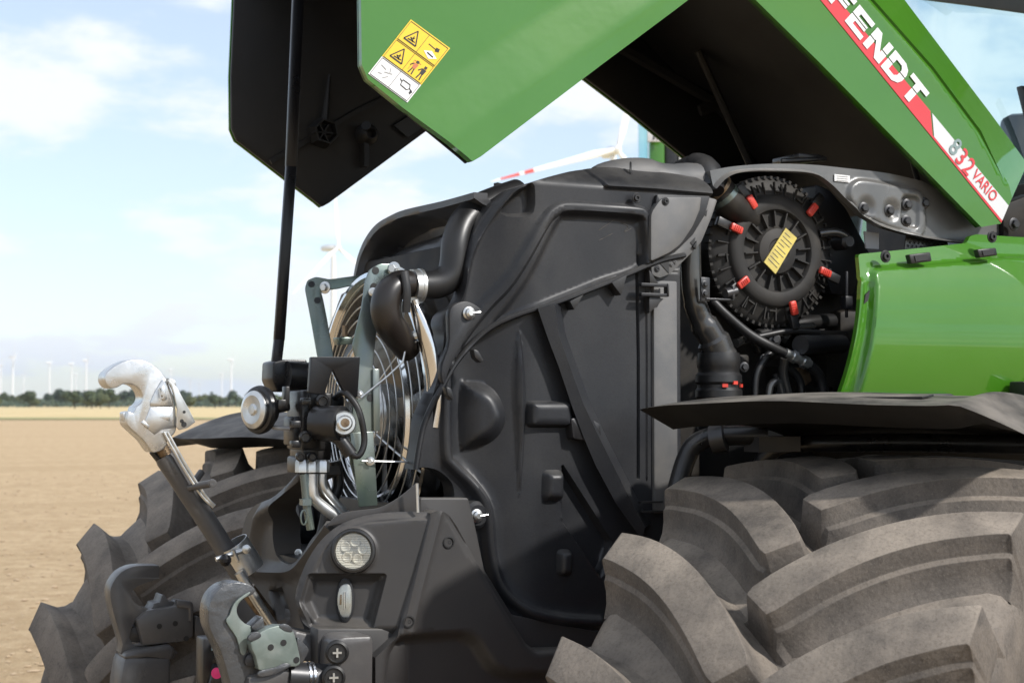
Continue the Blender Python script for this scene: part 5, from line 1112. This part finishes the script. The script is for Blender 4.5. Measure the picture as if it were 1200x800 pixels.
c = W(842, 420, y=-.30); g = G(); g.lathe(c, (0, 0, -1), [(.044, -.012), (.046, 0), (.046, .018), (.044, .022), (.044, .030), (.049, .036), (.050, .05), (.046, .056), (.046, .062), (.050, .068), (.050, .082), (.046, .088), (.046, .15)], 36); ch = mk('rubber_coupler', g, 'rubber', T)
for k in range(3):
    a = -1.9 + k * .5; p = c + Vector((math.cos(a) * .0495, math.sin(a) * .0495, -.058 + .006 * (k % 2))); g = G(); g.box(p, (.012, .004, .007), (Vector((-math.sin(a), math.cos(a), 0)), Vector((math.cos(a), math.sin(a), 0)), Vector((0, 0, 1)))); mk('red_mark', g, 'red_clip', ch)
g = G(); g.box(W(826, 339, y=-.345), (.022, .005, .05)); g.box(W(841, 351, y=-.340), (.07, .02, .004)); g.box(W(857, 343, y=-.345), (.006, .02, .028)); pbk = mk('pipe_bracket', g, 'steel_dark', T, bevel=.001)
for q in ((826, 333), (826, 344)): bolt(W(*q, y=-.349), (0, -1, 0), .005, pbk, 'steel_dark')
g = G(); g.tube([W(850, 344, y=-.345), W(862, 341, y=-.345)], .011, 14); mk('bracket_stud', g, 'steel_dark', pbk)
g = G(); g.tube(spl([W(834, 352, y=-.27), W(850, 368, y=-.28), W(876, 390, y=-.29), W(900, 404, y=-.30), W(922, 415, y=-.30)], 5), .0105, 14); h1 = mk('fuel_hose', g, 'rubber', T)
g = G(); g.tube([W(920, 413, y=-.302), W(949, 427, y=-.302)], .0105, 14); g.lathe(W(928, 417, y=-.302), W(949, 427, y=-.3) - W(920, 413, y=-.3), [(.014, 0), (.014, .012)], 6); g.lathe(W(940, 423, y=-.302), W(949, 427, y=-.3) - W(920, 413, y=-.3), [(.0145, 0), (.0145, .016)], 6); mk('hose_fitting', g, 'zinc_bright', h1)
g = G(); g.tube(spl([W(947, 427, y=-.30), W(958, 437, y=-.30), W(964, 452, y=-.30), W(966, 475, y=-.30)], 5), .0115, 14); mk('fuel_hose', g, 'rubber', T)
g = G(); g.tube(spl([W(888, 395, y=-.24), W(910, 385, y=-.22), W(950, 378, y=-.2), W(975, 376, y=-.18)], 5), .017, 14); mk('coolant_hose', g, 'rubber', T)
g = G(); g.tube(spl([W(918, 398, y=-.26), W(930, 386, y=-.25), W(952, 382, y=-.23)], 5), .009, 12); g.tube(spl([W(862, 402, y=-.27), W(880, 398, y=-.25), W(888, 410, y=-.22)], 5), .010, 12); mk('breather_pipe', g, 'duct_metal', T)
g = G(); g.tube([W(938, 404, y=-.31), W(986, 403, y=-.24)], .021, 24); mk('oil_canister', g, 'plastic', T)
for (cx, cy), (sx, sy), yy in (((975, 392), (50, 10), -.24), ((985, 430), (40, 60), -.2), ((890, 440), (50, 50), -.14), ((925, 450), (30, 44), -.2), ((958, 470), (50, 40), -.2), ((872, 425), (16, 20), -.25)):
    g = G(); p = W(cx, cy, y=yy); k = DEP(p) / F_PX; g.box(p + Vector((0, .03, 0)), (sx * k, .06, sy * k)); mk('engine_casing', g, 'engine', T, bevel=.006)
for q, r in (((908, 398), .009), ((872, 430), .007), ((895, 420), .006)): bolt(W(*q, y=-.27), (-.2, -.97, 0), r, T, 'steel_dark')
for pts, r in ((((884, 470), (886, 440), (896, 420), (905, 412)), .008), (((940, 470), (938, 448), (930, 436), (922, 432)), .009), (((872, 398), (900, 392), (925, 388), (960, 390)), .007), (((905, 475), (912, 455), (908, 438)), .006)):
    g = G(); g.tube(spl([W(a, b, y=-.27) for a, b in pts], 5), r, 12); mk('engine_hose', g, 'rubber', T)
g = G(); g.prism([W(*q, y=-.27) for q in rnd([(935, 430), (948, 432), (952, 446), (944, 452), (936, 446)], 2)], (0, -1, 0), .02); mk('brass_fitting', g, 'thread', T, bevel=.002)
g = G(); g.tube(spl([W(900, 470, y=-.28), W(903, 452, y=-.28), W(912, 448, y=-.28), W(918, 470, y=-.28)], 5), .009, 12); g.tube(spl([W(920, 420, y=-.28), W(918, 440, y=-.27), W(926, 470, y=-.27)], 5), .011, 12); mk('drain_pipe', g, 'duct_metal', T)
g = G(); g.tube([W(992, 318, y=-.25), W(992, 372, y=-.25)], .004, 8); g.box(W(992, 355, y=-.25), (.02, .02, .03)); mk('sensor', g, 'plastic', T, bevel=.002)
g = G(); g.box(W(935, 187, y=-.2), (.07, .1, .012)); g.tube([W(915, 189, y=-.25), W(968, 186, y=-.25)], .006, 8); mk('bay_latch', g, 'black_paint', T, bevel=.003)

# ---- green side panel
gp = PY(-.455)
go = rnd([(1020, 296), (1100, 288), (1155, 282), (1163, 273), (1172, 271), (1215, 274), (1260, 276), (1260, 500), (982, 500), (986, 466), (1012, 335), (1016, 322)], [4, 0, 3, 4, 4, 0, 0, 0, 0, 0, 3, 3])
inner = rnd([(1030, 314), (1110, 308), (1165, 303), (1176, 300), (1270, 299), (1270, 520), (1002, 520), (1008, 460)], [8, 0, 4, 4, 0, 0, 0, 0])
gs = relief('side_panel', gp, go, [step(inner, .013, .011), ridge([(1015, 330), (985, 470)], .013, .008), ridge([(1026, 334), (1000, 470)], .012, -.007), lambda P, pl: -.030 * ((P[:, 1] - pl.uv(1100, 400)[1]) / .16) ** 2 * (P[:, 1] > pl.uv(1100, 400)[1] - 1)], 'green', T, st=.0055, thick=.012, ang=45); gs['label'] = 'glossy green engine side panel'
def on_gp(px, py, h): return gp.p(px, py) + gp.N * h
for P4 in (((1067, 298), (1092, 295), (1094, 306), (1070, 309)), ((1147, 292), (1169, 290), (1171, 299), (1150, 302))):
    g = G(); g.prism([on_gp(*q, -.004) for q in P4], (0, -1, 0), .016); rb = mk('rubber_catch', g, 'rubber', gs, bevel=.003)
    c_ = np.mean(P4, 0); g = G(); g.prism([on_gp(*(c_ + (np.array(q) - c_) * .6), -.002) for q in P4], (0, -1, 0), .004); mk('catch_slot', g, 'print_black', rb)
for q in ((1042, 300), (1167, 277)): bolt(on_gp(*q, -.012), (0, -1, 0), .009, gs, 'print_black', 'socket')
g = G(); g.prism([on_gp(*q, -.004) for q in ((1016, 345), (1021, 340), (1019, 352), (1014, 356))], (0, -1, 0), .004); mk('flange_slot', g, 'print_black', gs)
g = G(); g.prism([on_gp(*q, .012) for q in rnd([(1009, 463), (1018, 461), (1112, 461), (1122, 470), (1122, 490), (1009, 490)], 3)], (0, -1, 0), .03); mk('rubber_skirt', g, 'rubber', T, bevel=.003)
g = G(); g.box(W(1198, 460, y=-.49), (.03, .05, .05)); mk('step_corner', g, 'plastic_dark', T, bevel=.004)
# perforated heat shield glimpsed between frame plate and panel
g = G(); pa = [(1062, 276), (1110, 282), (1112, 292), (1060, 292)]
g.prism([W(*q, y=-.31) for q in pa], (0, -1, 0), .003); hs = mk('heat_shield', g, 'duct_metal', T); g = G()
for r_ in range(3):
    for k in range(9): g.lathe(W(1064 + k * 5 + (r_ % 2) * 2.5, 280 + r_ * 4 + k * .4, y=-.3104), (0, -1, 0), [(.0032, 0), (0, .0004)], 8)
tag(mk('shield_holes', g, 'print_black', hs), kind='stuff')

# ---- cab
cx = 1.46
def cabp(y, z): return Vector((cx - .16 * (1 - (y / .8) ** 2) + .18 * (z - 2.2), y, z))
cab = None
g = G(); ny, nz_ = 16, 6; v = [cabp(-.76 + 1.52 * i / ny, 1.95 + (3.05 - 1.95) * j / nz_) for i in range(ny + 1) for j in range(nz_ + 1)]; g.add(v, [(i * 7 + j, (i + 1) * 7 + j, (i + 1) * 7 + j + 1, i * 7 + j + 1) for i in range(ny) for j in range(nz_)])
g2 = G()
for y in (-.78, .78):
    g2.tube([cabp(y, 1.5) + Vector((.0, 0, 0)), cabp(y, 3.05)], .045, 14); g2.tube([(2.9, y, 1.5), (2.95, y, 3.05)], .05, 14)
g2.box((2.15, 0, 1.45), (1.6, 1.5, .12)); cab = mk('cab', g2, 'black_paint', T, bevel=.004)
mk('windshield', g, 'cab_glass', cab, ang=60, recalc=False)
g = G(); g.box((2.2, 0, 3.12), (1.85, 1.75, .16)); g.prism([Vector((1.22, -.85, 3.02)), Vector((1.22, -.85, 3.18)), Vector((1.5, -.85, 3.2)), Vector((1.5, -.85, 3.02))], (0, -1, 0), 1.7); mk('roof', g, 'plastic_dark', cab, bevel=.03)
g = G(); a = [W(1062, -14, x=1.40), W(1205, 12, x=1.40)]; g.prism([W(*q, x=1.36) for q in ((1030, -40), (1064, -2), (1120, 5), (1206, 17), (1260, 25), (1260, -60))], (-1, 0, 0), .05); mk('sun_visor', g, 'plastic_blue', cab, bevel=.006)
g = G(); g.prism([W(*q, x=1.8) for q in ((1168, 140), (1180, 133), (1230, 130), (1260, 260), (1180, 260))], (-1, 0, 0), .10); mk('dashboard', g, 'plastic_blue', cab, bevel=.02)
g = G(); g.prism([W(*q, x=1.27) for q in ((1190, 102), (1197, 100), (1206, 120), (1212, 140), (1200, 142))], (-1, 0, 0), .02); mk('wiper', g, 'plastic_dark', cab, bevel=.004)
bolt(W(1188, 263, y=-.37), (0, -1, 0), .010, T, 'steel_dark'); g = G(); g.prism([W(*q, y=-.35) for q in ((1176, 240), (1215, 225), (1215, 290), (1176, 282))], (0, -1, 0), .05); mk('hinge_plate', g, 'engine', T, bevel=.004)

# ------------------------------------------------------------------ haze over the plain
hm = bpy.data.materials.new('haze'); hm.use_nodes = True; tt = hm.node_tree; tt.nodes.clear()
pv = tt.nodes.new('ShaderNodeVolumePrincipled'); pv.inputs['Color'].default_value = (.80, .90, 1, 1); pv.inputs['Density'].default_value = .00008; pv.inputs['Anisotropy'].default_value = .3
oo = tt.nodes.new('ShaderNodeOutputMaterial'); tt.links.new(pv.outputs[0], oo.inputs['Volume']); M['haze'] = hm
g = G(); c = far(400, 3200); g.box((c.x, c.y, 88), (14000, 14000, 180)); hz = mk('haze', g, 'haze'); tag(hz, kind='stuff'); hz['label'] = 'pale haze over the far plain'; hz['category'] = 'haze'
